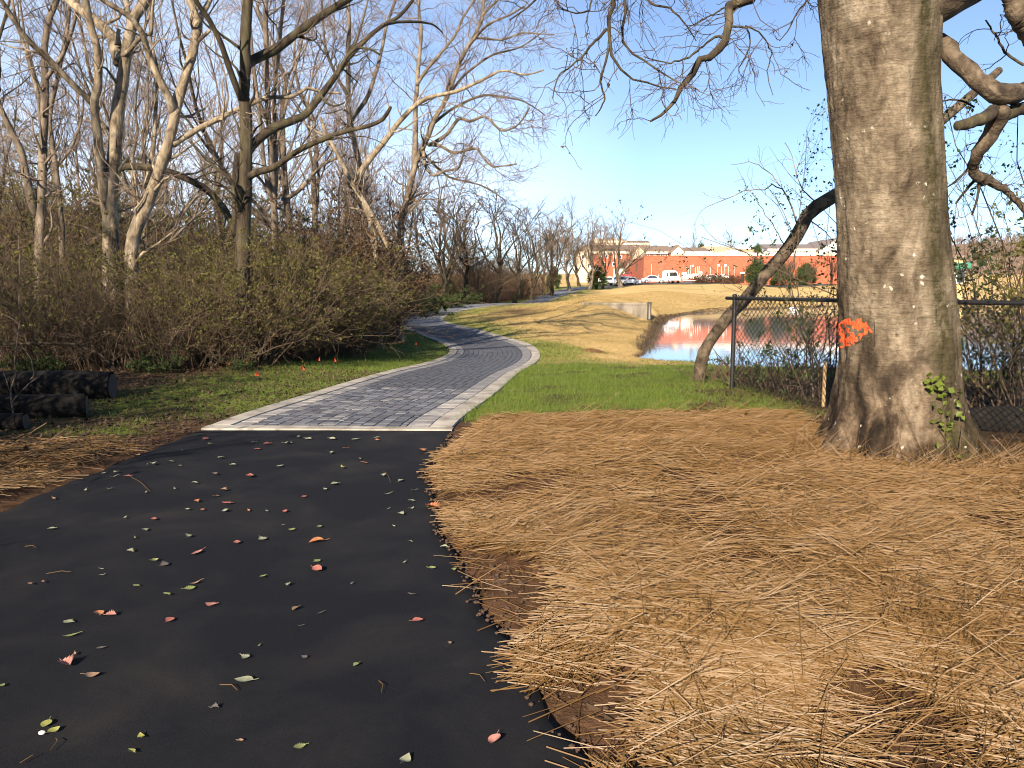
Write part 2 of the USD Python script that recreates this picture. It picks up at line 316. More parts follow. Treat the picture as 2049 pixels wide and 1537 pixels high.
# zones: green turf, dormant tan turf, bare soil (what is left: leaf litter)
right = sstep(-.6, .6, GX - np.interp(GY, PATH_C[:, 1], PATH_C[:, 0]))
lawn = right * sstep(9.9, 10.6, GY + (f2 - .5) * 1.6) * (1 - sstep(22, 28, GY + (f1 - .5) * 10)) * (1 - sstep(3.0, 4.2, GX - .02 * GY + (f2 - .5) * 1.5) * (1 - sstep(14, 16, GY)))
left = (1 - right) * sstep(9, 11.5, GY + (f2 - .5) * 3) * (1 - sstep(2.0, 3.6, dpath - HALF + (f2 - .5) * 2.0))
leftfar = (1 - right) * sstep(36, 46, GY) * (1 - sstep(2.0, 4, dpath - HALF))
verge = right * (1 - sstep(.5, 3.2, dpath - HALF + (f1 - .5) * 4)) * sstep(20, 28, GY)
green = np.clip(np.maximum.reduce([lawn * np.clip((f2 - .28) * 3.0, .12, 1.1), left * (.2 + 1.1 * f2), leftfar * .8, verge * .75]), 0, 1)
tan = np.clip(right * sstep(20, 27, GY + (f1 - .5) * 8) + sstep(95, 120, GY), 0, 1)
soil = np.clip(np.where((straw_mask(GX, GY) > 0), 1, 0) + sstep(-.9, -.1, ad) * (f2 + .35) + (1 - sstep(.0, .45, pd)) * (GY > 18) * 1.0, 0, 1)
soil = np.clip(soil + .9 * np.exp(-(((GX - .2) / 1.7) ** 2 + ((GY - 57) / 6) ** 2) * 1.2) * right * sstep(.2, .9, dpath - HALF), 0, 1)   # the bare strip beside the far bend
usdkit.material(stage, '/World/Looks/terrain', {
    'g': ('geometry', {}), 'n': ('noise_texture', {'scale': 7.0, 'detail': 8.0, 'roughness': .68}), 'nb': ('noise_texture', {'scale': .35, 'detail': 6.0, 'roughness': .62}), 'mpb': ('mapping', {'scale': (.55, 1.5, 1.0)}),
    'nf': ('noise_texture', {'scale': 60.0, 'detail': 4.0, 'roughness': .7}),
    'lit': ('rgb_ramp', {'ramp': [(.25, (.018, .012, .008)), (.45, (.045, .030, .018)), (.6, (.085, .055, .030)), (.75, (.16, .105, .06))]}),
    'grn': ('rgb_ramp', {'ramp': [(.3, (.075, .10, .018)), (.5, (.14, .19, .034)), (.7, (.22, .26, .06))]}),
    'tanr': ('rgb_ramp', {'ramp': [(.28, (.26, .21, .09)), (.42, (.38, .285, .125)), (.55, (.48, .345, .155)), (.7, (.55, .40, .19))]}),
    'soilr': ('rgb_ramp', {'ramp': [(.3, (.035, .020, .012)), (.5, (.085, .046, .025)), (.7, (.14, .075, .042))]}),
    'ag': ('attribute', {'attribute': 'green'}), 'at': ('attribute', {'attribute': 'tan'}), 'as': ('attribute', {'attribute': 'soil'}),
    'm1': ('mix_color', {}), 'm2': ('mix_color', {}), 'm3': ('mix_color', {}), 'm4': ('mix_color', {'blend_type': 'multiply', 'fac': .55}),
    'fr': ('rgb_ramp', {'ramp': [(.3, (.55, .55, .55)), (.7, (1.25, 1.25, 1.25))]}),
    'bp': ('bump', {'distance': .03, 'strength': .9}), 'ad': ('math', {'math_type': 'add'}), 'p': ('principled_bsdf', {'roughness': .95, 'specular_ior_level': .1})},
    [('g.position', 'n.vector'), ('g.position', 'mpb.vector'), ('mpb.vector', 'nb.vector'), ('g.position', 'nf.vector'), ('n.fac', 'lit.fac'), ('n.fac', 'grn.fac'), ('nb.fac', 'tanr.fac'), ('n.fac', 'soilr.fac'),
     ('lit.color', 'm1.a'), ('tanr.color', 'm1.b'), ('at.fac', 'm1.fac'), ('m1.result', 'm2.a'), ('grn.color', 'm2.b'), ('ag.fac', 'm2.fac'), ('m2.result', 'm3.a'), ('soilr.color', 'm3.b'), ('as.fac', 'm3.fac'),
     ('nf.fac', 'fr.fac'), ('m3.result', 'm4.a'), ('fr.color', 'm4.b'), ('m4.result', 'p.base_color'), ('n.fac', 'ad.value1'), ('nf.fac', 'ad.value2'), ('ad.value', 'bp.height'), ('bp.normal', 'p.normal')], surface='p.BSDF')
solo('ground', (np.stack([GX, GY, GZ], -1).reshape(-1, 3), Q4), '/World/Looks/terrain', 'grassy ground falling from the woodland edge to the pond and rising again', 'ground', kind='structure', smooth=True,
     prim={'green': green.ravel(), 'tan': tan.ravel(), 'soil': soil.ravel()})

# pond
usdkit.material(stage, '/World/Looks/water', {'g': ('geometry', {}), 'mp': ('mapping', {'scale': (1.0, .45, 1.0)}), 'n': ('noise_texture', {'scale': 2.2, 'detail': 3.0}), 'bp': ('bump', {'distance': .006, 'strength': .35}),
    'p': ('principled_bsdf', {'base_color': (.10, .125, .15), 'roughness': .045, 'ior': 1.5, 'specular_ior_level': .5})},
    [('g.position', 'mp.vector'), ('mp.vector', 'n.vector'), ('n.fac', 'bp.height'), ('bp.normal', 'p.normal')], surface='p.BSDF')
_b = POND.buffer(.6); bx0, by0, bx1, by1 = _b.bounds
solo('pond_water', ([[bx0, by0, WATER], [bx1, by0, WATER], [bx1, by1, WATER], [bx0, by1, WATER]], [[0, 1, 2, 3]]), '/World/Looks/water', 'still blue pond mirroring the red building and the sky', 'pond', kind='structure')

# asphalt
usdkit.material(stage, '/World/Looks/asphalt', {'g': ('geometry', {}), 'n': ('noise_texture', {'scale': 260.0, 'detail': 3.0, 'roughness': .7}), 'v': ('noise_texture', {'scale': 420.0, 'detail': 3.0, 'roughness': .7}), 'nb': ('noise_texture', {'scale': 1.1, 'detail': 6.0, 'roughness': .6, 'distortion': .4}),
    'r': ('rgb_ramp', {'ramp': [(.36, (.0018, .0024, .0052)), (.56, (.0042, .0054, .0098)), (.66, (.011, .013, .020)), (.74, (.05, .052, .06))]}), 'rb': ('rgb_ramp', {'ramp': [(.45, (0, 0, 0)), (.56, (.25, .25, .25)), (.68, (.7, .7, .7))]}),
    'm': ('mix_color', {'b': (.022, .021, .021)}), 'bp': ('bump', {'distance': .006, 'strength': 1.0}), 'p': ('principled_bsdf', {'roughness': .85, 'specular_ior_level': .18})},
    [('g.position', 'n.vector'), ('g.position', 'v.vector'), ('g.position', 'nb.vector'), ('n.fac', 'r.fac'), ('nb.fac', 'rb.fac'), ('rb.color', 'm.fac'), ('r.color', 'm.a'), ('m.result', 'p.base_color'), ('v.fac', 'bp.height'), ('bp.normal', 'p.normal')], surface='p.BSDF')
ya = np.arange(-12, A_END + .001, .09); ya[-1] = A_END; ncol = 40
lx, rx = left_x(ya), right_x(ya)
tt = np.linspace(0, 1, ncol)
AX = lx[:, None] + (rx - lx)[:, None] * tt; AY = np.repeat(ya[:, None], ncol, 1)
AZ = .012 + (meshkit.fbm(np.stack([AX * .7, AY * .7, AX * 0], -1), 3, 4) - .5) * .02
AZ[-3:] = AZ[-3:] * .3 + .012 * .7
AX = np.c_[AX[:, :1] - .03, AX, AX[:, -1:] + .03]; AY = np.c_[AY[:, :1], AY, AY[:, -1:]]; AZ = np.c_[AZ[:, :1] - .12, AZ, AZ[:, -1:] - .12]
def gridmesh(X, Y, Z):
    r, c = X.shape; i, j = np.meshgrid(np.arange(r - 1), np.arange(c - 1), indexing='ij')
    return np.stack([X, Y, Z], -1).reshape(-1, 3), np.stack([i * c + j, i * c + j + 1, (i + 1) * c + j + 1, (i + 1) * c + j], -1).reshape(-1, 4)
solo('asphalt_path', gridmesh(AX, AY, AZ), '/World/Looks/asphalt', 'fresh dark asphalt path strewn with fallen leaves in the foreground', 'path', kind='structure', smooth=True)

# ------------------------------------------------------------------ paver path
PAV = [(0, (.038, .041, .052)), (.4, (.075, .080, .098)), (.65, (.115, .12, .138)), (.84, (.185, .182, .18)), (1, (.31, .30, .28))]
def paver_mat(name, src):
    n = {'g': ('geometry', {}), 'oi': ('object_info', {}), 'r': ('rgb_ramp', {'ramp': PAV}), 'n': ('noise_texture', {'scale': 9.0, 'detail': 6.0, 'roughness': .65}), 'nf': ('noise_texture', {'scale': 160.0, 'detail': 3.0}),
         'a': ('math', {'math_type': 'multiply_add', 'value2': .62, 'value3': -.12}), 'b': ('math', {'math_type': 'multiply_add', 'value2': .55}), 'bp': ('bump', {'distance': .003, 'strength': .7}), 'p': ('principled_bsdf', {'roughness': .72, 'specular_ior_level': .35})}
    return usdkit.material(stage, '/World/Looks/' + name, n, [('g.position', 'n.vector'), ('g.position', 'nf.vector'), (src, 'a.value1'), ('n.fac', 'b.value1'), ('a.value', 'b.value3'), ('b.value', 'r.fac'), ('r.color', 'p.base_color'), ('nf.fac', 'bp.height'), ('bp.normal', 'p.normal')], surface='p.BSDF')
paver_mat('paver', 'oi.random'); paver_mat('paver_many', 'g.random_per_island')
mat_noise('border_paver', [(.3, (.13, .13, .14)), (.5, (.20, .195, .195)), (.7, (.30, .285, .27))], 6, 6, .75, (120, .003), objrand=.35)
mat_noise('border_paver_many', [(.3, (.13, .13, .14)), (.5, (.20, .195, .195)), (.7, (.30, .285, .27))], 6, 6, .75, (120, .003), island=.35)
mat_noise('concrete', [(.34, (.15, .135, .115)), (.46, (.25, .232, .205)), (.6, (.33, .31, .28)), (.7, (.38, .355, .325))], 2.5, 9, .85, (90, .002))
mat_noise('joint_sand', [(.3, (.015, .014, .014)), (.7, (.04, .036, .032))], 40, 3, .95)
pp = thing('paver_path', 'winding grey paver path with pale concrete edging, leading on from the asphalt', 'path', (0, 0, 0), kind='structure')
def path_z(s, t):
    p = path_xy(s, t); return np.concatenate([p, hz(p[..., 0], p[..., 1])[..., None]], -1)
def slab(s0, s1, t0, t1, top=.022, bot=-.05, ch=.007, gap=.0055):
    s0, s1, t0, t1 = s0 + gap, s1 - gap, t0 + gap, t1 - gap
    S = np.array([s0 + ch, s1 - ch, s1 - ch, s0 + ch, s0, s1, s1, s0, s0, s1, s1, s0]); T = np.array([t0 + ch, t0 + ch, t1 - ch, t1 - ch, t0, t0, t1, t1, t0, t0, t1, t1])
    return S, T, np.r_[[top] * 4, [top - ch] * 4, [bot] * 4]
SLF = np.array([[0, 1, 2], [0, 2, 3]] + [x for k in range(4) for x in ([4 + k, 4 + (k + 1) % 4, (k + 1) % 4], [4 + k, (k + 1) % 4, k], [8 + k, 8 + (k + 1) % 4, 4 + (k + 1) % 4], [8 + k, 4 + (k + 1) % 4, 4 + k])])[:, ::-1]
rng = np.random.default_rng(5)
S_PAV = float(np.interp(40.0, path_xy(_sd, 0 * _sd)[:, 1][:900], _sd[:900]))
CELL, NT = .0775, 24
ns = int((S_PAV - .2) / CELL); occ = np.zeros((ns, NT), bool); pieces = []
for i in range(ns):
    for j in range(NT):
        if occ[i, j]: continue
        opts = [(3, 2), (2, 2), (2, 3), (3, 2), (2, 2), (4, 2), (2, 1), (1, 2), (1, 1)]
        order = list(rng.permutation(6)) + [6, 7, 8]
        for k in order:
            a, b = opts[k]
            if i + a <= ns and j + b <= NT and not occ[i:i + a, j:j + b].any():
                occ[i:i + a, j:j + b] = True; pieces.append((.2 + i * CELL, .2 + (i + a) * CELL, -.972 + j * CELL, -.972 + (j + b) * CELL, 0)); break
for s in np.arange(.2, S_PAV - .25, .27):
    pieces.append((s, s + .27, .892, 1.172, 1)); pieces.append((s, s + .27, -1.20, -.977, 1))
pieces.sort(key=lambda p: p[0])
ST = [slab(*p[:4], top=.022 + rng.uniform(-.0025, .0025)) for p in pieces]
PS, PT, PZ = (np.array([x[k] for x in ST]) for k in range(3))
PV = path_z(PS, PT); PV[..., 2] += PZ
NPIECE = 300
for k in range(NPIECE):
    part(pp, 'paver', (PV[k], SLF), '/World/Looks/' + ('border_paver' if pieces[k][4] else 'paver'))
for kind, m in ((0, 'paver_many'), (1, 'border_paver_many')):
    ids = [k for k in range(NPIECE, len(pieces)) if pieces[k][4] == kind]
    v = PV[ids].reshape(-1, 3); f = (SLF[None] + 12 * np.arange(len(ids))[:, None, None]).reshape(-1, 3)
    part(pp, 'far_pavers' if kind == 0 else 'far_border_pavers', (v, f), '/World/Looks/' + m, kind='stuff')
def ribbon(s0, s1, t0, t1, ds, top, bot, nt=2):
    s = np.linspace(s0, s1, max(2, int((s1 - s0) / ds))); T = np.r_[t0, np.linspace(t0, t1, nt), t1]; Zo = np.r_[bot, [top] * nt, bot]
    Sg, Tg = np.meshgrid(s, T, indexing='ij'); P = path_z(Sg, Tg); P[..., 2] += Zo
    return gridmesh(P[..., 0], P[..., 1], P[..., 2])
def capped(s0, s1, t0, t1, ds, top, bot):
    v, f = vf(ribbon(s0, s1, t0, t1, ds, top, bot)); n = len(v); return v, np.vstack([f[:, ::-1], [[0, 1, 2], [0, 2, 3], [n - 4, n - 2, n - 3], [n - 4, n - 1, n - 2]]])
part(pp, 'joint_bed', ribbon(.19, S_PAV + .3, -1.21, 1.18, .3, .002, -.06, 14), '/World/Looks/joint_sand')
usdkit.material(stage, '/World/Looks/far_paving', {'g': ('geometry', {}), 'v': ('voronoi_texture', {'scale': 4.5, 'metric': 'chebychev'}), 'n': ('noise_texture', {'scale': 1.3, 'detail': 7.0, 'roughness': .65}), 'r': ('rgb_ramp', {'ramp': [(.2, (.085, .092, .112)), (.5, (.12, .128, .15)), (.8, (.18, .184, .20))]}), 'mm': ('mix_float', {'fac': .5}), 'sc': ('separate_color', {}),
    'p': ('principled_bsdf', {'roughness': .75, 'specular_ior_level': .35})}, [('g.position', 'v.vector'), ('g.position', 'n.vector'), ('v.color', 'sc.color'), ('sc.r', 'mm.a'), ('n.fac', 'mm.b'), ('mm.result', 'r.fac'), ('r.color', 'p.base_color')], surface='p.BSDF')
part(pp, 'far_paving', ribbon(S_PAV, S_END, -1.21, 1.18, .4, .03, -.08, 4), '/World/Looks/far_paving', smooth=False)
part(pp, 'curb', capped(.215, S_END, 1.19, HALF, .35, .030, -.12), '/World/Looks/concrete')
part(pp, 'curb', capped(.215, S_END, -HALF, -1.215, .35, .030, -.12), '/World/Looks/concrete')
part(pp, 'end_strip', capped(.0, .208, -HALF - .02, HALF + .02, .1, .028, -.12), '/World/Looks/concrete')
# ------------------------------------------------------------------ buildings, walls, cars across the pond
mat_noise('red_brick', [(.3, (.24, .066, .036)), (.5, (.30, .085, .046)), (.7, (.36, .11, .062))], 1.2, 8, .85, (14, .01), stretch=(1, 1, 2.5))
mat_noise('cream_wall', [(.3, (.55, .47, .36)), (.7, (.66, .58, .46))], .8, 6, .85)
mat_noise('tan_siding', [(.3, (.42, .33, .24)), (.7, (.52, .43, .32))], .8, 6, .85)
mat_noise('shingle', [(.3, (.13, .095, .075)), (.7, (.21, .16, .13))], 3, 8, .9, (8, .02), stretch=(1, 1, 3))
mat_noise('tan_roof', [(.3, (.40, .28, .18)), (.7, (.52, .38, .26))], 3, 8, .9)
mat_noise('grey_roof', [(.3, (.12, .10, .10)), (.7, (.20, .17, .17))], 3, 8, .9)
mat_flat('white_paint', (.78, .76, .72), .5)
mat_flat('window_glass', (.03, .035, .045), .12, spec=.6)
mat_flat('dark_metal', (.02, .02, .022), .45)
mat_flat('green_paint', (.04, .16, .11), .5)
mat_flat('yellow_paint', (.55, .38, .16), .6)
mat_noise('old_concrete', [(.34, (.055, .046, .036)), (.5, (.15, .13, .105)), (.66, (.25, .225, .19))], .9, 8, .92, (25, .006), stretch=(1, 1, .35))
mat_flat('lot_asphalt', (.07, .072, .08), .85, scale=2)

DB = 165.0
ZB = q(1500, 571, DB)[2]
xa, xb = q(1288, 540, DB)[0], q(1720, 540, DB)[0]
zt0, zt1 = q(1400, 521, DB)[2], q(1600, 513, DB)[2]
b = thing('brick_building', 'long low red brick building with pale parapet and white utility gear, behind the pond', 'building', (xa, DB, ZB))
xm = q(1352, 540, DB)[0]
wl = box(xa, xb, DB, DB + 34, ZB - 3, zt1 - .05)
part(b, 'wall', wl, '/World/Looks/red_brick')
part(b, 'coping', box(xa - .08, xb + .1, DB - .08, DB + .35, zt1 - .045, zt1 + .12), '/World/Looks/red_brick')
part(b, 'parapet', box(q(1372, 540, DB)[0], xb, DB + 1.2, DB + 30, zt1 - .2, zt1 + .75), '/World/Looks/cream_wall')
part(b, 'roof_unit', box(q(1480, 500, DB)[0], q(1502, 500, DB)[0], DB + 8, DB + 11, zt1 + .7, zt1 + 1.6), '/World/Looks/white_paint')
for px in range(1325, 1700, 42):          # control joints, recessed look: thin dark strips proud of the wall by 3 mm
    x = q(px, 540, DB)[0]; part(b, 'joint', box(x - .03, x + .03, DB - .003, DB + .01, ZB - .2, zt1 - .06), '/World/Looks/shingle')
def gear(name, px0, px1, py0, py1, dep=.5, m='white_paint'):
    p0, p1 = q(px0, py1, DB), q(px1, py0, DB); part(b, name, box(p0[0], p1[0], DB - dep, DB - .003, p0[2], p1[2]), '/World/Looks/' + m)
for a in [(1364, 1371, 545, 559), (1371, 1377, 550, 559), (1378, 1384, 549, 557), (1385, 1389, 548, 558), (1390, 1395, 548, 556), (1397, 1404, 544, 560), (1441, 1447, 549, 557), (1448, 1458, 552, 558)]: gear('electrical_cabinet', *a)
for px, y0, y1 in [(1373.5, 533, 552), (1377.5, 535, 552), (1382, 531, 548), (1391, 535, 548), (1395, 533, 546), (1398.5, 533, 546), (1304, 528, 556), (1318, 550, 560), (1421, 535, 552), (1436, 531, 552), (1443.5, 533, 552), (1449, 531, 551), (1457, 533, 551), (1470, 530, 552), (1346, 549, 558), (1355, 548, 559), (1360, 547, 559)]:
    gear('conduit', px - .45, px + .45, y0, y1, .12)
for px, py in [(1386, 532.5), (1437.5, 531), (1451, 531)]: gear('wall_lamp', px - 2, px + 2, py - 2.2, py + 2.2, .35)
gear('pipe_run', 1366, 1395, 560.5, 562.5, .3); gear('low_step', 1320, 1410, 566, 569, .9, 'concrete')
gear('doorway', 1482, 1489, 547, 566, .05, 'window_glass'); gear('door_frame', 1480.5, 1490.5, 545.5, 547, .06, 'white_paint')

def gable_house(name, label, px0, px1, base, eave, ridge, D, depth, wallm, roofm, axis='x', wins=(), ov=.4, extra=None):
    """a house whose ridge runs along x (eaves to the viewer) or along y (gable to the viewer)"""
    x0, x1 = q(px0, 500, D)[0], q(px1, 500, D)[0]; z0, ze, zr = q(px0, base, D)[2], q(px0, eave, D)[2], q(px0, ridge, D)[2]
    h = thing(name, label, 'building', (x0, D, z0))
    part(h, 'wall', box(x0, x1, D, D + depth, z0 - 3, ze), '/World/Looks/' + wallm)
    if axis == 'x':
        ym = D + depth / 2; o = ov
        v = np.array([[x0 - o, D - o, ze - .1], [x1 + o, D - o, ze - .1], [x1 + o, ym, zr], [x0 - o, ym, zr], [x1 + o, D + depth + o, ze - .1], [x0 - o, D + depth + o, ze - .1]])
        t = np.vstack([v, v + [0, 0, .25]])
        fs = [[6, 7, 8], [6, 8, 9], [9, 8, 10], [9, 10, 11], [0, 2, 1], [0, 3, 2], [3, 4, 2], [3, 5, 4], [0, 1, 7], [0, 7, 6], [1, 2, 8], [1, 8, 7], [2, 4, 10], [2, 10, 8], [0, 6, 9], [0, 9, 3], [3, 9, 11], [3, 11, 5], [4, 5, 11], [4, 11, 10]]
        part(h, 'roof', (t, np.array(fs)), '/World/Looks/' + roofm)
        gv = np.array([[x0, D, ze], [x0, D + depth, ze], [x0, ym, zr - .1], [x1, D, ze], [x1, D + depth, ze], [x1, ym, zr - .1]])
        [part(h, 'gable', (gv[i_:i_ + 3], np.array([o_])), '/World/Looks/' + wallm) for i_, o_ in ((0, [0, 2, 1]), (3, [0, 1, 2]))]
        part(h, 'fascia', box(x0 - o, x1 + o, D - o - .06, D - o - .003, ze - .45, ze + .12), '/World/Looks/cream_wall')
    else:
        xm_ = (x0 + x1) / 2; o = ov
        gv = np.array([[x0, D, ze], [x1, D, ze], [xm_, D, zr - .1], [x0, D + depth, ze], [x1, D + depth, ze], [xm_, D + depth, zr - .1]])
        [part(h, 'gable', (gv[i_:i_ + 3], np.array([o_])), '/World/Looks/' + wallm) for i_, o_ in ((0, [0, 1, 2]), (3, [0, 2, 1]))]
        s = (zr - ze) / (xm_ - x0)
        v = np.array([[x0 - o, D - o, ze - o * s], [xm_, D - o, zr], [x1 + o, D - o, ze - o * s], [x0 - o, D + depth, ze - o * s], [xm_, D + depth, zr], [x1 + o, D + depth, ze - o * s]])
        t = np.vstack([v, v + [0, 0, .25]])
        fs = [[6, 9, 10], [6, 10, 7], [7, 10, 11], [7, 11, 8], [0, 1, 4], [0, 4, 3], [1, 2, 5], [1, 5, 4], [0, 6, 7], [0, 7, 1], [1, 7, 8], [1, 8, 2], [0, 3, 9], [0, 9, 6], [2, 8, 11], [2, 11, 5]]
        part(h, 'roof', (t, np.array(fs)), '/World/Looks/' + roofm)
    for (wx0, wx1, wy0, wy1) in wins:
        a, c = q(wx0, wy1, D), q(wx1, wy0, D)
        fr = part(h, 'window', box(a[0] - .1, c[0] + .1, D - .06, D - .003, a[2] - .1, c[2] + .1), '/World/Looks/white_paint')
        part(fr, 'pane', box(a[0], c[0], D - .075, D - .063, a[2], c[2]), '/World/Looks/window_glass')
    return h
gable_house('apartment_block', 'red brick apartment block with grey-brown roof, left of the low red building', 1187, 1272, 548, 504, 489, 205, 16, 'red_brick', 'shingle', 'x', [(1199, 1203, 510, 516), (1212, 1216, 510, 516), (1228, 1232, 510, 516), (1240, 1244, 511, 517), (1206, 1210, 526, 532), (1226, 1230, 526, 532)])
gable_house('tan_gable_wing', 'tan apartment wing with balconies at the far left end of the brick block', 1158, 1188, 550, 503, 491, 206, 14, 'tan_siding', 'shingle', 'y', [(1164, 1168, 510, 518), (1176, 1180, 510, 518), (1164, 1168, 528, 536), (1176, 1180, 528, 536)])
gable_house('tan_gable_wing', 'plain tan gabled wing beside the bare tree, right of the brick apartment block', 1266, 1290, 548, 504, 493, 203, 18, 'tan_siding', 'shingle', 'y')
gable_house('apartment_block', 'long brick apartment row with brown roof between two tan gables', 1290, 1345, 548, 505, 490.5, 206, 16, 'red_brick', 'shingle', 'x', [(1296, 1299, 509, 514), (1309, 1312, 509, 514), (1322, 1326, 508, 513), (1331, 1335, 508, 513)])
gable_house('tan_gable_wing', 'tan gabled wing with one arched upper window above the low red building', 1343, 1369, 548, 504, 491.5, 203, 18, 'cream_wall', 'shingle', 'y', [(1353, 1358, 506, 511)])
gable_house('apartment_block', 'brown roofed row just right of the window gable', 1369, 1420, 548, 504, 494, 208, 16, 'tan_siding', 'shingle', 'x')
gable_house('far_block', 'upper apartment roof with long tan eaves on the rise behind the brick block', 1192, 1250, 505, 483, 476, 262, 18, 'tan_siding', 'tan_roof', 'x')
gable_house('far_block', 'lower long brown roof on the rise behind the brick block', 1250, 1300, 505, 487, 481, 258, 14, 'tan_siding', 'shingle', 'x')
def hip_house(name, label, px0, px1, base, eave, ridge, D, depth, wallm, roofm):
    x0, x1 = q(px0, 500, D)[0], q(px1, 500, D)[0]; z0, ze, zr = q(px0, base, D)[2], q(px0, eave, D)[2], q(px0, ridge, D)[2]
    h = thing(name, label, 'building', (x0, D, z0)); w = x1 - x0
    part(h, 'wall', box(x0, x1, D, D + depth, z0 - 3, ze), '/World/Looks/' + wallm)
    o = .5; v = [[x0 - o, D - o, ze], [x1 + o, D - o, ze], [x1 + o, D + depth + o, ze], [x0 - o, D + depth + o, ze], [x0 + w * .33, D + depth / 2, zr], [x1 - w * .33, D + depth / 2, zr]]
    v = np.vstack([v, np.array(v[:4]) - [0, 0, .3]])
    part(h, 'roof', (v, np.array([[0, 1, 5], [0, 5, 4], [1, 2, 5], [2, 3, 4], [2, 4, 5], [3, 0, 4], [6, 7, 1], [6, 1, 0], [7, 8, 2], [7, 2, 1], [8, 9, 3], [8, 3, 2], [9, 6, 0], [9, 0, 3], [6, 8, 7], [6, 9, 8]])), '/World/Looks/' + roofm)
    return h
hip_house('hip_roof_building', 'pale hip roofed building rising behind the middle of the red building', 1388, 1502, 520, 504, 489, 215, 20, 'cream_wall', 'tan_roof')
gable_house('small_tan_house', 'small orange-tan gabled house beside the dark evergreens behind the red building', 1488, 1514, 520, 505, 497, 225, 12, 'yellow_paint', 'tan_roof', 'x')
gable_house('white_house', 'white sided building with dark grey roof behind the leaning branch', 1538, 1640, 525, 499, 487, 228, 18, 'white_paint', 'grey_roof', 'x', [(1560, 1564, 502, 507), (1585, 1589, 502, 507), (1612, 1616, 502, 507)])
gable_house('white_house', 'white sided gabled building seen just left of the big trunk', 1640, 1705, 525, 500, 478, 226, 20, 'white_paint', 'grey_roof', 'y', [(1655, 1659, 503, 508), (1680, 1684, 503, 508)])
# shop front right of the trunk
D2 = 120.0
z0, zt = q(1900, 573, D2)[2], q(1900, 518, D2)[2]; x0, x1 = q(1840, 560, D2)[0], q(1928, 560, D2)[0]
s = thing('shop', 'yellow fronted shop with green canopy glimpsed right of the big trunk', 'building', (x0, D2, z0))
part(s, 'wall', box(x0, x1, D2, D2 + 12, z0 - 2, zt), '/World/Looks/yellow_paint')
part(s, 'canopy', box(x0, x1 + .3, D2 - 1.2, D2 - .003, q(1900, 538, D2)[2], q(1900, 526, D2)[2]), '/World/Looks/green_paint')
part(s, 'roof', box(x0 - .3, x1 + .3, D2 - .3, D2 + 12.3, zt + .003, zt + .5), '/World/Looks/shingle')
for a, c in ((1880, 1892), (1896, 1910), (1914, 1930)):
    A, C = q(a, 566, D2), q(c, 541, D2); w = part(s, 'window', box(A[0] - .08, C[0] + .08, D2 - .05, D2 - .003, A[2] - .08, C[2] + .08), '/World/Looks/white_paint'); part(w, 'pane', box(A[0], C[0], D2 - .06, D2 - .053, A[2], C[2]), '/World/Looks/window_glass')
# parking lot, retaining wall
lot = [q(1180, 571, 158)[:2], q(1300, 571, 150)[:2], q(1720, 571, 151)[:2], q(1720, 571, 163)[:2], q(1290, 571, 163.5)[:2], q(1285, 571, 185)[:2], q(1200, 571, 185)[:2]]
def sheet(poly, dz, step):
    P = Polygon(poly); x0, y0, x1, y1 = P.bounds; X, Y = np.meshgrid(np.arange(x0, x1, step), np.arange(y0, y1, step)); m = gridmesh(X, Y, hz(X, Y) + dz)
    v, f = vf(m); c = v[f].mean(1); return v, f[shapely.contains_xy(P, c[:, 0], c[:, 1])]
solo('parking_lot', sheet(lot, .10, 1.5), '/World/Looks/lot_asphalt', 'grey asphalt parking lot beside the red building', 'parking lot', kind='structure')
D3 = 192; a, c = q(1228, 553, D3), q(1285, 539, D3)
w = thing('retaining_wall', 'low cream retaining wall on the slope left of the red building', 'wall', a); part(w, 'panel', box(a[0], c[0], D3, D3 + .4, a[2] - 1, c[2]), '/World/Looks/cream_wall'); part(w, 'cap', box(a[0] - .1, c[0] + .1, D3 - .08, D3 + .5, c[2] + .003, c[2] + .25), '/World/Looks/concrete')

# cars: built in their own space (x across, y along, nose at -y), base at z = 0
for n_, c_ in (('car_white', (.75, .75, .75)), ('car_silver', (.42, .44, .48)), ('car_blue', (.06, .09, .17)), ('car_dark', (.03, .03, .035)), ('car_red', (.25, .04, .03))): mat_flat(n_, c_, .25, spec=.6, var=.03)
mat_flat('tyre', (.015, .015, .015), .8); mat_flat('rim', (.45, .45, .47), .35, .7); mat_flat('lamp_red', (.45, .02, .02), .3); mat_flat('lamp_white', (.8, .8, .78), .2); mat_flat('plate', (.7, .7, .66), .5)
def prism_x(profile, w0, taper=.0, ztop=None):
    """side profile [(y,z)...] extruded across x, narrowing to the top"""
    pr = np.array(profile, float); n = len(pr); h = pr[:, 1].max(); sc = 1 - taper * np.clip((pr[:, 1] - (ztop or 0)) / max(h - (ztop or 0), .01), 0, 1)
    L = np.c_[-w0 / 2 * sc, pr]; R = np.c_[w0 / 2 * sc, pr]
    V = np.vstack([L, R]); tri = trimesh.creation.triangulate_polygon(Polygon(pr), engine='earcut')[1]
    tv = trimesh.creation.triangulate_polygon(Polygon(pr), engine='earcut')[0]
    idx = cKDTree(pr).query(tv)[1]; tri = idx[tri]
    fs = [[i, (i + 1) % n, n + (i + 1) % n] for i in range(n)] + [[i, n + (i + 1) % n, n + i] for i in range(n)]
    m = trimesh.Trimesh(V, np.vstack([tri, tri[:, ::-1] + n, fs]), process=False); m.fix_normals(); return m
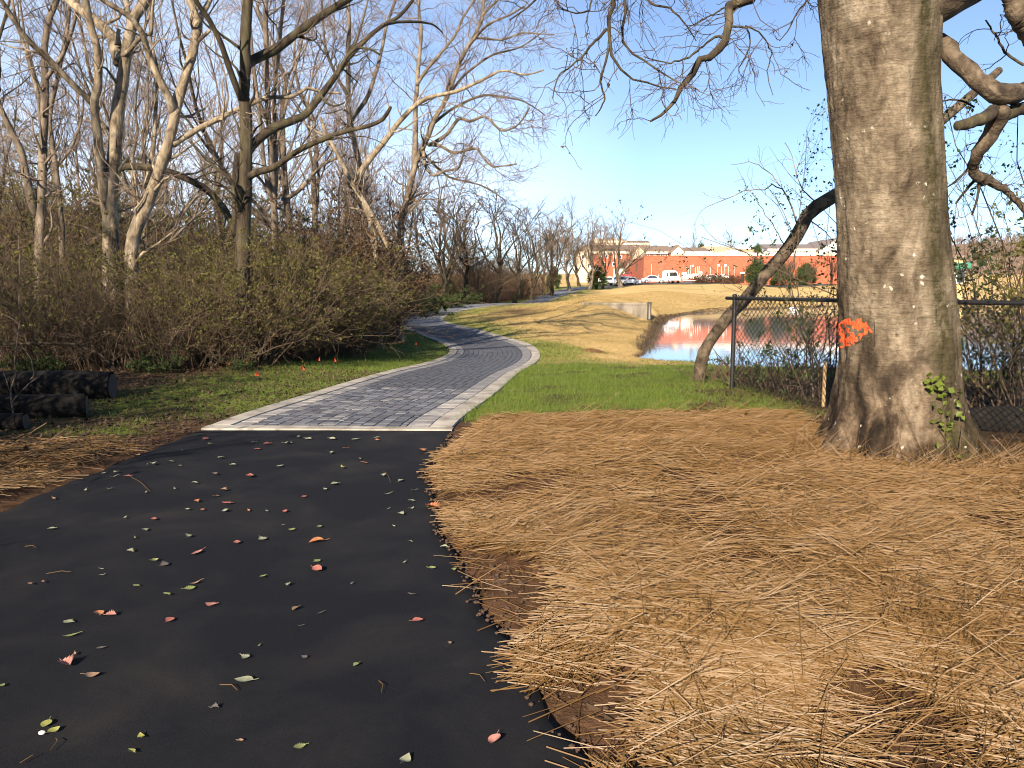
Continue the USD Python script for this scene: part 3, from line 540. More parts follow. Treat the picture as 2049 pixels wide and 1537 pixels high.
def car(label, loc, rot, paint, kind='sedan', group=None):
    c = thing('white_van' if kind == 'van' else 'parked_car', label, 'van' if kind == 'van' else 'car', loc, rot, group=group)
    if kind == 'van':
        body = [(-2.6, .35), (-2.6, .95), (-2.45, 1.12), (-1.75, 1.25), (-1.1, 2.05), (-.7, 2.25), (2.55, 2.25), (2.6, 2.1), (2.6, .35)]; W, LW = 1.95, 2.6; glass_f = [(-1.74, 1.27), (-1.12, 2.0)]; side = [(-1.35, 1.35), (-1.0, 1.9), (-.3, 1.9), (-.3, 1.35)]
    elif kind == 'suv':
        body = [(-2.25, .35), (-2.28, .8), (-2.15, 1.0), (-1.2, 1.08), (-.6, 1.62), (-.3, 1.7), (1.9, 1.68), (2.2, 1.1), (2.28, .8), (2.25, .35)]; W, LW = 1.85, 2.25; glass_f = [(-1.18, 1.1), (-.62, 1.58)]; side = [(-.95, 1.12), (-.45, 1.58), (1.75, 1.58), (1.95, 1.12)]
    else:
        body = [(-2.25, .32), (-2.28, .65), (-2.1, .82), (-1.15, .92), (-.45, 1.4), (-.1, 1.46), (.9, 1.42), (1.6, .98), (2.2, .95), (2.28, .7), (2.25, .32)]; W, LW = 1.78, 2.25; glass_f = [(-1.13, .94), (-.48, 1.37)]; side = [(-.85, .95), (-.3, 1.36), (.8, 1.34), (1.3, .98)]
    part(c, 'body', prism_x(body, W, .16, .9), '/World/Looks/' + paint, local=True)
    (y0, z0), (y1, z1) = glass_f; ww = W * .40
    part(c, 'windscreen', ([[-ww, y0 - .012, z0 + .012], [ww, y0 - .012, z0 + .012], [ww * .93, y1 - .012, z1 + .012], [-ww * .93, y1 - .012, z1 + .012]], [[0, 1, 2, 3]]), '/World/Looks/window_glass', local=True)
    for sx in (-1, 1):
        hh = max(b_[1] for b_ in body); off = lambda z: W / 2 * (1 - .16 * np.clip((z - .9) / (hh - .9), 0, 1)) + .008
        v = [[sx * off(z), y, z] for y, z in side]; part(c, 'side_window', (v, [[0, 1, 2, 3]] if sx < 0 else [[3, 2, 1, 0]]), '/World/Looks/window_glass', local=True)
        for wy in (-LW * .62, LW * .60):
            t = trimesh.creation.cylinder(.33, .22, sections=16); t.apply_transform(trimesh.transformations.rotation_matrix(np.pi / 2, [0, 1, 0])); t.apply_translation([sx * (W / 2 - .08), wy, .33])
            r = trimesh.creation.cylinder(.20, .03, sections=12); r.apply_transform(trimesh.transformations.rotation_matrix(np.pi / 2, [0, 1, 0])); r.apply_translation([sx * (W / 2 + .045), wy, .33])
            wh = part(c, 'wheel', t, '/World/Looks/tyre', local=True); part(wh, 'rim', r, '/World/Looks/rim', local=True)
        zl = .68 if kind == 'sedan' else .85
        part(c, 'headlight', box(sx * W * .36 - .16, sx * W * .36 + .16, -LW - .04, -LW + .05, zl - .08, zl + .08), '/World/Looks/lamp_white', local=True)
        part(c, 'tail_light', box(sx * W * .42 - .08, sx * W * .42 + .08, LW - .05, LW + .04, zl - .05, zl + .2), '/World/Looks/lamp_red', local=True)
        part(c, 'mirror', box(sx * (W / 2 + .12) - .10, sx * (W / 2 + .12) + .10, y0 + .25, y0 + .35, z0 + .05, z0 + .25), '/World/Looks/dark_metal' if kind == 'van' else '/World/Looks/' + paint, local=True)
    part(c, 'front_bumper', box(-W * .44, W * .44, -LW - .09, -LW + .02, .32, .52), '/World/Looks/dark_metal', local=True)
    if kind == 'van':
        for sx in (-.6, .6): part(c, 'roof_rack', box(sx - .03, sx + .03, -.5, 2.3, 2.3, 2.36), '/World/Looks/white_paint', local=True)
        for yy in (-.3, .9, 2.1): part(c, 'rack_bar', box(-.75, .75, yy - .03, yy + .03, 2.365, 2.42), '/World/Looks/white_paint', local=True)
    return c
def onlot(px, D): p = q(px, 571, D); return (p[0], D, float(hz(p[0], D)) + .1)
car('white work van with roof rack parked nose-out before the red building', onlot(1342, 155), .12, 'car_white', 'van')
car('white car nearest the bare tree, leftmost of the cars at the lawn edge', onlot(1221, 157), 1.15, 'car_white', 'suv')
car('silver-blue car right of the bare tree trunk at the lawn edge', onlot(1240, 156), -1.0, 'car_silver', 'suv')
car('pale sedan, rightmost of the three cars at the lawn edge', onlot(1257, 155), -1.1, 'car_white', 'sedan')
D4 = 182
for px, paint, lab, k in ((1262, 'car_red', 'dark red car at the left end of the upper parking row', 'sedan'), (1270, 'car_white', 'white car in the middle of the upper parking row', 'sedan'), (1278, 'car_blue', 'dark blue car beside the corner of the red building', 'suv')):
    p = q(px, 560, D4); car(lab, (p[0], D4, q(px, 557.5, D4)[2]), .5, paint, k)
car('grey-blue car low behind the lawn left of the white van', onlot(1307, 158), 1.5, 'car_silver', 'sedan')
car('light car half hidden by the brown hedge before the red building', onlot(1425, 157), 1.4, 'car_silver', 'sedan')

# concrete headwall at the pond inlet
DW = 56.0
xw0, xw1 = q(1165, 607, DW)[0], q(1303, 607, DW)[0]; zt = q(1303, 606, DW)[2]
hw = thing('concrete_headwall', 'weathered concrete headwall at the left end of the pond', 'retaining wall', (xw0, DW, 0))
part(hw, 'wall', box(xw0, xw1, DW, DW + .35, WATER - .8, zt - .14), '/World/Looks/old_concrete')
part(hw, 'cap', box(xw0 - .03, xw1 + .03, DW - .05, DW + .42, zt - .137, zt), '/World/Looks/old_concrete')
wing = box(xw1 - .35, xw1, DW + .425, DW + 6, WATER - .8, zt - .3); part(hw, 'wing_wall', wing, '/World/Looks/old_concrete')
rl = thing('steel_guard', 'short black steel guard standing on the end of the concrete headwall', 'railing', (xw1, DW, zt))
for dx in (-.24, -.03): part(rl, 'post', box(xw1 + dx - .03, xw1 + dx + .03, DW - .12, DW - .053, WATER - .1, zt + .06), '/World/Looks/dark_metal')
part(rl, 'bar', box(xw1 - .2, xw1 - .063, DW - .11, DW - .06, zt - .02, zt + .04), '/World/Looks/dark_metal'); part(rl, 'bar', box(xw1 - .2, xw1 - .063, DW - .11, DW - .06, WATER + .25, WATER + .31), '/World/Looks/dark_metal')

# ------------------------------------------------------------------ bark, leaves, twigs
mat_noise('pale_bark', [(.34, (.05, .038, .027)), (.44, (.125, .098, .068)), (.56, (.205, .165, .115)), (.68, (.31, .265, .20))], 5.0, 9, .9, (18, .03), stretch=(1, 1, .45), distortion=.8)
mat_noise('grey_bark', [(.34, (.045, .035, .027)), (.5, (.11, .088, .067)), (.66, (.20, .165, .125))], 5.0, 8, .92, (26, .012), stretch=(1, 1, .3))
mat_noise('dark_bark', [(.34, (.012, .009, .006)), (.47, (.034, .025, .017)), (.57, (.046, .041, .021)), (.68, (.085, .064, .045))], 6.0, 8, .95, (30, .02), stretch=(1, 1, .22))
mat_noise('twig', [(.3, (.07, .048, .036)), (.7, (.15, .11, .085))], 2.0, 4, .9)
mat_noise('dark_twig', [(.3, (.035, .026, .02)), (.7, (.075, .055, .045))], 2.0, 4, .9)
mat_noise('far_twig', [(.3, (.11, .075, .058)), (.7, (.20, .145, .11))], 1.0, 4, .9)
mat_island('thicket_stem', [(0, (.06, .042, .028)), (.5, (.13, .088, .055)), (.8, (.20, .135, .085)), (1, (.28, .21, .14))], .9)
mat_island('thicket_leaf', [(0, (.10, .095, .022)), (.35, (.21, .185, .034)), (.6, (.32, .28, .045)), (.8, (.42, .34, .06)), (.9, (.30, .19, .07)), (1, (.22, .12, .05))], .6, .4)
mat_island('green_leaf', [(0, (.03, .05, .015)), (.5, (.06, .09, .022)), (.85, (.11, .14, .03)), (1, (.24, .22, .05))], .55, .35)
mat_island('brown_leaf', [(0, (.09, .05, .022)), (.5, (.20, .115, .045)), (.85, (.32, .19, .075)), (1, (.22, .20, .05))], .7, .3)
mat_island('evergreen', [(0, (.035, .055, .014)), (.6, (.085, .12, .026)), (1, (.16, .19, .045))], .7, .2)
mat_island('red_brush', [(0, (.07, .04, .03)), (.6, (.14, .085, .06)), (1, (.20, .13, .095))], .9)

def merge(lv): return [np.concatenate([x[k] for x in lv if len(x[0])]) for k in (0, 1)]
def hand_tree(name, label, D, limbs, bark, twigm, seed, twigs=1.0, scale=1.0, group=None, cat_='tree', base_px=None, ttx=None):
    """limbs: (part name, [(px, py, depth offset)...], width px at start, at end, sides); widths and places are read at depth D"""
    rg = np.random.default_rng(seed)
    curves = []
    for nm, pts, w0, w1, *o in limbs:
        dr = o[0] if o else 0.0
        n_ = len(pts); Pw = np.array([q(p[0], p[1], D + (p[2] if len(p) > 2 else dr * (i / max(n_ - 1, 1)))) for i, p in enumerate(pts)])
        if nm == 'trunk': Pw = np.vstack([[Pw[0, 0] + (Pw[0, 0] - Pw[1, 0]) * .25, Pw[0, 1], float(hz(Pw[0, 0], Pw[0, 1])) - .15], Pw]) if base_px is None else np.vstack([[q(base_px, 600, D)[0], D, float(hz(q(base_px, 600, D)[0], D)) - .15], Pw])
        Pr, t = resample(Pw, 26); R = (w0 + (w1 - w0) * t) / 2 * D / F
        if nm == 'trunk': R = R * (1 + .35 * np.exp(-t * 22))
        k = np.linalg.norm(Pw[-1] - Pw[0]) * .006
        curves.append((nm, Pr + np.cumsum(rg.normal(size=Pr.shape), 0) * k * .25 * np.linspace(0, 1, 26)[:, None] * np.linspace(1, .0, 26)[:, None], np.maximum(R, .006)))
    base = curves[0][1][0]
    h = thing(name, label, cat_, base, group=group)
    for nm, P, R in curves: part(h, nm, tubes(P, R, 12 if R.max() > .06 else 8, lump=.20, seed=seed, cap=True), '/World/Looks/' + bark, smooth=True)
    P0 = np.stack([c[1] for c in curves]); R0 = np.stack([c[2] for c in curves]); s = scale
    P0 = P0[:, ::2]; R0 = R0[:, ::2]
    l1 = spawn(rg, P0, R0, 2.5 * twigs / s, .25, 1, (28, 70), (.8 * s, 2.9 * s), .40, .008 * D / 22, 9, up=.05, wig=.24)
    tip = [P0[:, -2:], R0[:, -2:]]
    l2 = spawn(rg, *l1, 3.6 / s, .1, 1, (25, 60), (.5 * s, 1.5 * s), .55, .0052 * D / 22, 6, up=.04, wig=.24)
    l3 = spawn(rg, *l2, 5.0 / s, .1, 1, (25, 60), (.25 * s, .75 * s), .6, .0038 * D / 22, 4, up=.02, wig=.24)
    br = part(h, 'branches', tubes(*l1, 5), '/World/Looks/' + (ttx or bark), smooth=True)
    if len(l3[0]): part(br, 'twigs', cat(tubes(*l2, 3), tubes(*l3, 3)), '/World/Looks/' + twigm)
    return h

# ------------------------------------------------------------------ the large trees on the left
hand_tree('pale_tree', 'pale smooth-barked tree with two fused trunks, largest in the left woods', 19.5, [
    ('trunk', [(222, 560), (222, 468), (222, 393), (229, 307), (239, 205), (248, 143), (260, 68), (273, 27), (300, -10), (330, -90)], 36, 17),
    ('trunk_fork', [(214, 430), (208, 390), (201, 325), (191, 239), (188, 212), (196, 171), (195, 102), (181, 51), (171, 0), (160, -70)], 20, 11, -1.0),
    ('limb', [(189, 215), (184, 205), (154, 178), (102, 123), (68, 92), (41, 61), (20, 27), (-5, -10)], 14, 7, -1.5),
    ('limb', [(238, 125), (232, 100), (225, 75), (191, 41), (154, 14), (137, 0), (105, -40)], 24, 13, 1.2),
    ('limb', [(252, 105), (262, 70), (256, 30), (250, -30)], 14, 9, 1.5),
    ('limb', [(236, 118), (260, 100), (285, 72), (303, 66), (305, 20), (312, -30)], 9, 4, -1.2),
    ('broken_stub', [(236, 90), (236, 70), (239, 58)], 13, 7)], 'pale_bark', 'twig', 11, .9)
hand_tree('pale_tree', 'pale leaning tree forking widely, just right of the double trunk', 18.5, [
    ('trunk', [(262, 490), (270, 461), (301, 393), (328, 314), (345, 253), (352, 212), (369, 154), (386, 96), (396, 44), (385, 14), (370, -20), (350, -90)], 31, 13),
    ('limb', [(346, 226), (342, 205), (325, 171), (301, 120), (290, 85), (284, 66), (262, 36), (239, 20), (205, 0), (170, -30)], 16, 7, -1.5),
    ('limb', [(347, 290), (358, 282), (393, 260), (434, 239), (478, 219), (540, 195), (577, 195), (601, 186), (615, 176), (642, 184), (684, 187)], 13, 5, 1.6),
    ('limb', [(395, 50), (402, 34), (420, 0), (440, -50)], 13, 8, 1.0),
    ('limb', [(392, 85), (408, 72), (421, 60)], 9, 6), ('limb', [(291, 95), (288, 60), (306, 10), (306, -40)], 7, 4, 1.0)], 'pale_bark', 'twig', 12, .9)
hand_tree('dark_tree', 'dark mossy tree with long limbs sweeping right over the thicket', 18.3, [
    ('trunk', [(480, 650), (484, 560), (485, 444), (488, 376), (490, 307), (490, 239), (485, 191), (488, 137), (488, 85), (492, 34), (495, 0), (500, -80)], 33, 18),
    ('limb', [(490, 135), (500, 124), (547, 102), (615, 51), (700, -3), (760, -45)], 20, 12, 1.5),
    ('limb', [(494, 305), (505, 290), (547, 256), (581, 243), (608, 232), (642, 191), (670, 154), (691, 123), (732, 79), (766, 51), (797, 34), (830, -5)], 19, 6, 2.0),
    ('limb', [(766, 50), (797, 44), (841, 44), (868, 50), (886, 66)], 7, 3, 2.0), ('limb', [(675, 152), (716, 95), (745, 100), (760, 110)], 8, 4),
    ('limb', [(495, 358), (506, 348), (547, 335), (598, 300), (649, 277), (700, 260), (736, 253), (766, 239), (782, 214)], 15, 6, -1.2),
    ('limb', [(484, 200), (478, 188), (461, 143), (441, 85), (417, 38), (393, 3), (375, -35)], 13, 8, -1.5),
    ('limb', [(642, 190), (652, 205), (668, 212), (690, 205)], 6, 2.5), ('broken_stub', [(476, 470), (471, 400), (473, 330), (476, 306)], 16, 13)], 'dark_bark', 'dark_twig', 13, .75)
hand_tree('grey_tree', 'tall grey tree with fanned crown leaning over the path bend', 30.0, [
    ('trunk', [(797, 560), (801, 500), (804, 441), (814, 403), (825, 359), (836, 314), (855, 283), (862, 253), (883, 219), (900, 184), (913, 143), (930, 106), (947, 79), (965, 41), (968, 0), (975, -60)], 18, 5),
    ('limb', [(829, 330), (831, 273), (831, 222), (835, 164), (838, 120), (843, 68), (838, 17), (840, -40)], 12, 5, 2.0),
    ('limb', [(858, 290), (870, 285), (893, 270), (920, 236), (941, 243), (968, 232), (1006, 263), (1033, 253), (1060, 215)], 8, 2.5, -2.5),
    ('limb', [(858, 290), (880, 292), (910, 307), (951, 297), (968, 318), (988, 335), (1035, 328)], 7, 2.5, -3.0),
    ('limb', [(847, 298), (852, 335), (869, 352), (893, 342), (917, 338), (930, 304), (946, 292)], 7, 3, -1.5),
    ('limb', [(834, 170), (852, 142), (876, 113), (910, 72), (927, 34), (958, -10)], 7, 4, 2.0), ('limb', [(938, 92), (960, 65), (978, 48), (1020, 30), (1050, 12)], 6, 3, -2.0),
    ('limb', [(895, 195), (930, 150), (985, 110), (1040, 95), (1090, 60)], 6, 2.5, 1.5), ('limb', [(865, 250), (910, 215), (975, 190), (1040, 200), (1090, 230)], 6, 2.5, 2.0),
    ('limb', [(950, 75), (1000, 80), (1050, 65), (1110, 70)], 5, 2, 1.0), ('limb', [(966, 30), (1010, -10), (1060, -40)], 5, 3, -1.0), ('limb', [(843, 300), (900, 355), (960, 370), (1010, 400)], 6, 2.5, 2.0)], 'grey_bark', 'twig', 14, 1.8, 1.25)
hand_tree('grey_tree', 'slanting grey tree wrapped in brown vine left of the fan-crowned tree', 27.0, [
    ('trunk', [(756, 590), (753, 523), (746, 461), (725, 400), (705, 369), (691, 342), (671, 301), (655, 270), (640, 235)], 15, 6),
    ('limb', [(700, 372), (712, 362), (732, 328), (773, 277), (801, 239), (828, 212), (855, 195), (910, 184), (971, 157), (1006, 140), (1047, 150), (1088, 140)], 14, 3, 2.0),
    ('trunk_fork', [(790, 590), (784, 523), (770, 478), (746, 434), (719, 388), (705, 370)], 13, 9), ('limb', [(655, 272), (630, 262), (600, 235)], 5, 3)], 'pale_bark', 'twig', 15, 1.0, 1.1)
hand_tree('grey_tree', 'upright grey tree standing between the dark limbs and the fan-crowned tree', 32.0, [
    ('trunk', [(735, 560), (730, 440), (719, 328), (708, 283), (696, 225), (695, 188), (696, 147), (695, 102), (698, 51), (695, 0), (698, -70)], 15, 7),
    ('limb', [(703, 240), (712, 228), (732, 201), (753, 143), (763, 102), (773, 51), (790, 0), (800, -50)], 9, 4, 2.0), ('limb', [(696, 190), (672, 150), (650, 90), (645, 20), (640, -40)], 7, 3, -2.0), ('limb', [(697, 120), (720, 60), (740, -20)], 6, 3, -1)], 'grey_bark', 'twig', 16, 1.1, 1.2)
hand_tree('grey_tree', 'slim multi-stemmed grey tree rising behind the dark mossy trunk', 27.0, [
    ('trunk', [(551, 560), (550, 458), (548, 400), (543, 307), (536, 205), (533, 102), (531, 0), (530, -70)], 15, 8),
    ('trunk_fork', [(550, 400), (552, 340), (548, 205), (560, 85), (568, 0), (575, -60)], 10, 6, 1.2), ('trunk_fork', [(549, 420), (530, 340), (517, 205), (505, 100), (500, 20)], 9, 4, -1.0),
    ('limb', [(556, 415), (570, 400), (598, 382), (649, 328), (692, 310)], 10, 5, 1.5), ('limb', [(544, 330), (575, 200), (600, 100), (620, 0)], 7, 4, 2)], 'grey_bark', 'twig', 17, 1.0, 1.1)
hand_tree('grey_tree', 'shaded grey-brown tree with several stems near the left edge', 23.0, [
    ('trunk', [(78, 560), (80, 440), (85, 307), (89, 171), (87, 102), (99, 34), (113, 0), (125, -60)], 23, 10),
    ('trunk_fork', [(72, 430), (60, 390), (44, 307), (20, 256), (0, 212), (-25, 150)], 17, 8, -1.0), ('limb', [(86, 290), (78, 200), (55, 110), (30, 30), (20, -30)], 10, 5, 1.0), ('limb', [(90, 160), (125, 110), (150, 40), (160, -30)], 9, 5, -1.2)], 'grey_bark', 'twig', 18, 1.0)
hand_tree('grey_tree', 'slim forked grey stem between the left-edge tree and the double trunk', 24.5, [
    ('trunk', [(126, 560), (122, 440), (113, 341), (99, 239), (116, 154), (135, 60), (140, 0), (142, -60)], 14, 6), ('limb', [(112, 335), (140, 300), (165, 230), (170, 150)], 6, 3, 1.0), ('limb', [(105, 230), (70, 150), (50, 70), (40, 0)], 6, 3, -1.0)], 'grey_bark', 'twig', 19, 1.0)
hand_tree('fallen_tree', 'dark dead trunk slanting down behind the pale trees', 23.0, [('trunk_section', [(235, 338), (262, 333), (297, 335), (342, 345), (410, 376), (451, 420), (470, 470)], 14, 12)], 'dark_bark', 'dark_twig', 20, .6, cat_='dead tree')

# ------------------------------------------------------------------ woods: procedural bare trees, copied
def bare_tree(name, label, loc, Ht, seed, bark, twigm, spread=(18, 42), nl=9, r0=.16, low=.3, group=None, dens=1.0, tw=.0075, scale=1.0, rot=0.0, forks=2, thick=1.0):
    rg = np.random.default_rng(seed)
    h = thing(name, label, 'tree', loc, rot, scale, group=group)
    t = np.linspace(0, 1, 14); P = np.stack([np.cumsum(rg.normal(size=14)) * Ht * .012 + rg.normal() * Ht * .05 * t ** 2, np.cumsum(rg.normal(size=14)) * Ht * .012, t * Ht * .95 - .15], -1); P[:, :2] -= P[0, :2]
    R = r0 * (1 - .88 * t ** .8) * (1 + .35 * np.exp(-t * 16))
    a = [(P, R)]
    for k in range(forks):
        i = int(rg.uniform(2, 6)); d = norm(np.array([rg.normal(), rg.normal(), 1.6])); L = Ht * rg.uniform(.5, .7); m = [P[i]]
        for j in range(13): d = norm(d + rg.normal(size=3) * .08 + [0, 0, .06]); m.append(m[-1] + d * L / 13)
        a.append((np.array(m), R[i] * rg.uniform(.5, .8) * (1 - .85 * t)))
    P0 = np.stack([x[0] for x in a]); R0 = np.stack([x[1] for x in a])
    s = Ht / 10
    l1 = spawn(rg, P0, R0, nl / Ht * dens, low, 1, spread, (2.2 * s, 4.6 * s), .5, .012 * thick, 8, up=.07, wig=.13, taper=.5)
    l2 = spawn(rg, *l1, 1.5 / s * dens, .15, 1, (25, 55), (.8 * s, 2.0 * s), .5, .007 * thick, 6, up=.06, wig=.17)
    l3 = spawn(rg, *l2, 2.4 / s * dens, .1, 1, (22, 55), (.35 * s, 1.0 * s), .55, tw, 4, up=.03, wig=.2)
    l4 = spawn(rg, *l3, 3.6 / s * dens, .1, 1, (22, 55), (.2 * s, .5 * s), .6, tw * .8, 3, wig=.2)
    part(h, 'trunk', tubes(P0, R0, 9, lump=.08, seed=seed), '/World/Looks/' + bark, smooth=True, local=True)
    cr = part(h, 'crown', cat(tubes(*l1, 5), tubes(*l2, 4)), '/World/Looks/' + bark, smooth=True, local=True)
    part(cr, 'twigs', cat(tubes(*l3, 3), tubes(*l4, 3)), '/World/Looks/' + twigm, local=True)
    return h
GW = 'bare trees filling the woods on the left'
def wood_label(px, D):
    where = [(40, 'left of the left-edge tree'), (130, 'between the left-edge tree and the slim forked stem'), (215, 'just left of the double pale trunk'), (290, 'between the double pale trunk and the leaning tree'), (400, 'behind the leaning pale tree'), (480, 'between the leaning tree and the dark mossy trunk'), (560, 'just right of the dark mossy trunk'),
        (640, 'under the long dark limbs'), (720, 'left of the vine-wrapped tree'), (800, 'behind the vine-wrapped tree'), (2000, 'behind the fan-crowned tree at the path bend')]
    w = next(t for a, t in where if px < a)
    return f"{'nearer' if D < 36 else 'middle-distance' if D < 52 else 'distant'} slim bare tree {w}"
rg = np.random.default_rng(77)
spots = []
PTH = path_xy(_sd[::30], 0 * _sd[::30])
for _ in range(4000):
    if len(spots) >= 62: break
    px = rg.uniform(-150, 905) if len(spots) < 50 else rg.uniform(700, 930); D = rg.uniform(24, 75)
    if px > 700: D = max(D, 40)
    if px > 850 and D < 55: continue
    p = q(px, 577, D)
    if min([9] + [np.hypot(p[0] - s_[0], D - s_[1]) / (1.2 + D / 60) for s_ in spots]) < 1: continue
    if np.min(np.hypot(*(PTH - p[:2]).T)) < 5: continue
    spots.append((p[0], D, px))
protos = []
for i, (x, y, px) in enumerate(spots):
    LW_ = wood_label(px, y)
    loc = (x, y, float(hz(x, y)))
    if i < 5:
        protos.append(bare_tree('woodland_tree', LW_, loc, [12.5, 11, 13.5, 12, 10][i], 100 + i, ['grey_bark', 'pale_bark', 'grey_bark', 'dark_bark', 'grey_bark'][i], ['twig', 'far_twig', 'far_twig', 'twig', 'far_twig'][i], (15, 42), 16, [.15, .13, .17, .14, .12][i], .25, GW, 1.15))
    else: dup(protos[i % 5], LW_, loc, rg.uniform(0, 6.28), rg.uniform(.8, 1.25), GW)
# the same woods go on beside and behind the camera: they shade the foreground
GB = 'trees of the woods behind the camera'
sd2 = norm(SUN_DIR[:2]); sn2 = np.array([sd2[1], -sd2[0]])
for k in range(22):
    a, b_ = rg.uniform(40, 75), rg.uniform(5, 26) if k < 16 else rg.uniform(-22, 4); p = np.array([1.0, 6.0]) + sd2 * a + sn2 * b_
    dup(protos[k % 5], 'tall bare tree of the woods behind the camera, shading the foreground', (p[0], p[1], 0), rg.uniform(0, 6.28), rg.uniform(1.25, 1.65), GB)
for k, (x, y) in enumerate([(-12, 8), (-15, -1), (-18, 5), (-16, 13), (-21, 9)]): dup(protos[k % 5], 'bare tree of the woods left of the asphalt, outside the frame', (x, y, 0), rg.uniform(0, 6.28), rg.uniform(.8, 1.1), 'trees left of the asphalt')

# trees along the far path and by the buildings
def far_tree(label, px, base, top, D, seed, spread=(20, 45), nl=12, low=.25, bark='grey_bark', tw='far_twig', r=.16, forks=2, src=None):
    p = q(px, base, D); z = float(hz(p[0], D)); H_ = q(px, top, D)[2] - z
    if src is not None: return dup(src, label, (p[0], D, z), seed * 1.3, (1.45 * H_ / src_h[str(src.GetPath())],) * 2 + (H_ / src_h[str(src.GetPath())],))
    h = bare_tree('bare_tree', label, (p[0], D, z), H_, seed, bark, tw, spread, nl, r, low, None, 1.35, .012 if D > 60 else .006, forks=forks, thick=2.4, scale=(1.45, 1.45, 1)); src_h[str(h.GetPath())] = H_; return h
src_h = {}
t1 = far_tree('round-crowned bare tree standing before the apartment block', 1243, 572, 422, 142, 201, (25, 50), 14, .3, 'grey_bark', 'far_twig', .30, 3)
t2 = far_tree('tall bare tree with upright fine branches where the path tops the rise', 1140, 580, 412, 128, 202, (15, 35), 14, .15, 'grey_bark', 'far_twig', .2, 4)
t3 = far_tree('dark slanting bare tree left of the far path', 1065, 590, 425, 100, 203, (22, 48), 13, .2, 'dark_bark', 'twig', .2, 4)
t4 = far_tree('spreading bare tree with crooked limbs beyond the thicket', 990, 600, 400, 78, 204, (30, 60), 12, .25, 'dark_bark', 'twig', .2, 3)
far_tree('bare tree leaning right beside the evergreen at the far path', 1100, 585, 430, 112, 3, src=t3); far_tree('bare tree with brown clinging leaves low down, second beyond the thicket', 1030, 597, 440, 88, 5, src=t4)
far_tree('thin bare tree right of the path where it tops the rise', 1180, 578, 432, 134, 7, src=t2); far_tree('small bare tree between the evergreen and the round-crowned tree', 1205, 574, 450, 140, 2, src=t2)
far_tree('crooked bare tree at the right end of the woods', 925, 600, 400, 70, 9, src=t4); far_tree('bare tree close behind the fan-crowned tree', 880, 600, 380, 66, 4, src=t3)
far_tree('bare tree on the skyline above the hip roof, left one of two', 1392, 520, 463, 260, 8, src=t1); far_tree('bare tree on the skyline above the hip roof, right one of two', 1455, 520, 462, 262, 11, src=t1)
far_tree('low bare tree in front of the retaining wall', 1278, 560, 500, 175, 12, src=t2)
far_tree('bare sapling on the slope by the tan gable', 1258, 545, 505, 185, 6, src=t3); far_tree('slender bare tree left of the brick apartment block', 1160, 575, 450, 150, 6.5, src=t3); far_tree('bare tree at the far bend partly behind the spreading tree', 960, 604, 425, 92, 1.5, src=t3)
far_tree('narrow bare tree between the two dark slanting trees', 1082, 588, 440, 120, 2.5, src=t2)
for k, px in enumerate((1560, 1592, 1625, 1660)): far_tree('slim bare tree behind the chain-link fence, %s of a row before the red building' % ['first', 'second', 'third', 'fourth'][k], px, 570, [515, 505, 520, 510][k], 146 + k, k, src=t3)
# ------------------------------------------------------------------ shrubs
def shrub(name, label, loc, Ht, Rad, seed, stemm, leafm, nst=60, leaves=2200, lsize=(.03, .07), d2=3.0, d3=6.0, d4=0, group=None, rot=0., scale=1.0, cat_='shrub', up=.02, leaf_low=.0, wmin=.003, lean=.55):
    rg = np.random.default_rng(seed); h = thing(name, label, cat_, loc, rot, scale, group=group)
    K = 8; a = rg.uniform(0, 2 * np.pi, nst); r = Rad * .45 * np.sqrt(rg.uniform(0, 1, nst)); p = np.stack([r * np.cos(a), r * np.sin(a), np.full(nst, -.08)], -1)
    d = norm(np.stack([np.cos(a) * lean * rg.uniform(.1, 1, nst), np.sin(a) * lean * rg.uniform(.1, 1, nst), np.ones(nst)], -1) + rg.normal(size=(nst, 3)) * .12); L = Ht * rg.uniform(.55, 1.12, nst)
    pts = [p]
    for k in range(K - 1): d = norm(d + rg.normal(size=(nst, 3)) * .20 + np.stack([np.cos(a), np.sin(a), np.zeros(nst)], -1) * .05); pts.append(pts[-1] + d * (L / (K - 1))[:, None])
    P0 = np.stack(pts, 1); R0 = rg.uniform(.006, .016, nst)[:, None] * np.linspace(1, .3, K)[None]
    l1 = spawn(rg, P0, R0, d2, .12, 1, (25, 70), (Ht * .12, Ht * .42), .6, wmin, 6, up=up, wig=.22)
    l2 = spawn(rg, *l1, d3, .1, 1, (25, 70), (Ht * .05, Ht * .16), .6, wmin * .75, 4, up=up, wig=.25)
    part(h, 'stems', tubes(P0, R0, 5), '/World/Looks/' + stemm, local=True)
    tl = [tubes(*l1, 3), tubes(*l2, 3)]
    if d4: tl.append(tubes(*spawn(rg, *l2, d4, .1, 1, (25, 70), (Ht * .03, Ht * .08), .6, wmin * .6, 3, wig=.2), 3))
    part(h, 'twigs', cat(*tl), '/World/Looks/' + stemm, local=True)
    if leaves:
        C = along(rg, np.concatenate([l2[0], l2[0]]), leaves, .015); zmax = P0[..., 2].max(); C = C[rg.uniform(0, 1, len(C)) < np.clip(C[:, 2] / zmax * 1.3 + leaf_low, .06, 1)]
        part(h, 'leaves', leaf_mesh(rg, C, lsize, .6, .3), '/World/Looks/' + leafm, local=True)
    return h
TH = [('dense brown bare thicket shrub', 'thicket_stem', 'thicket_leaf', 3000, (.03, .06)), ('olive thicket shrub with yellow-green leaves', 'thicket_stem', 'thicket_leaf', 6000, (.035, .08)), ('grey-brown tangled thicket shrub', 'thicket_stem', 'brown_leaf', 1400, (.03, .06)), ('leafy yellow and green thicket shrub', 'thicket_stem', 'thicket_leaf', 7500, (.03, .075))]
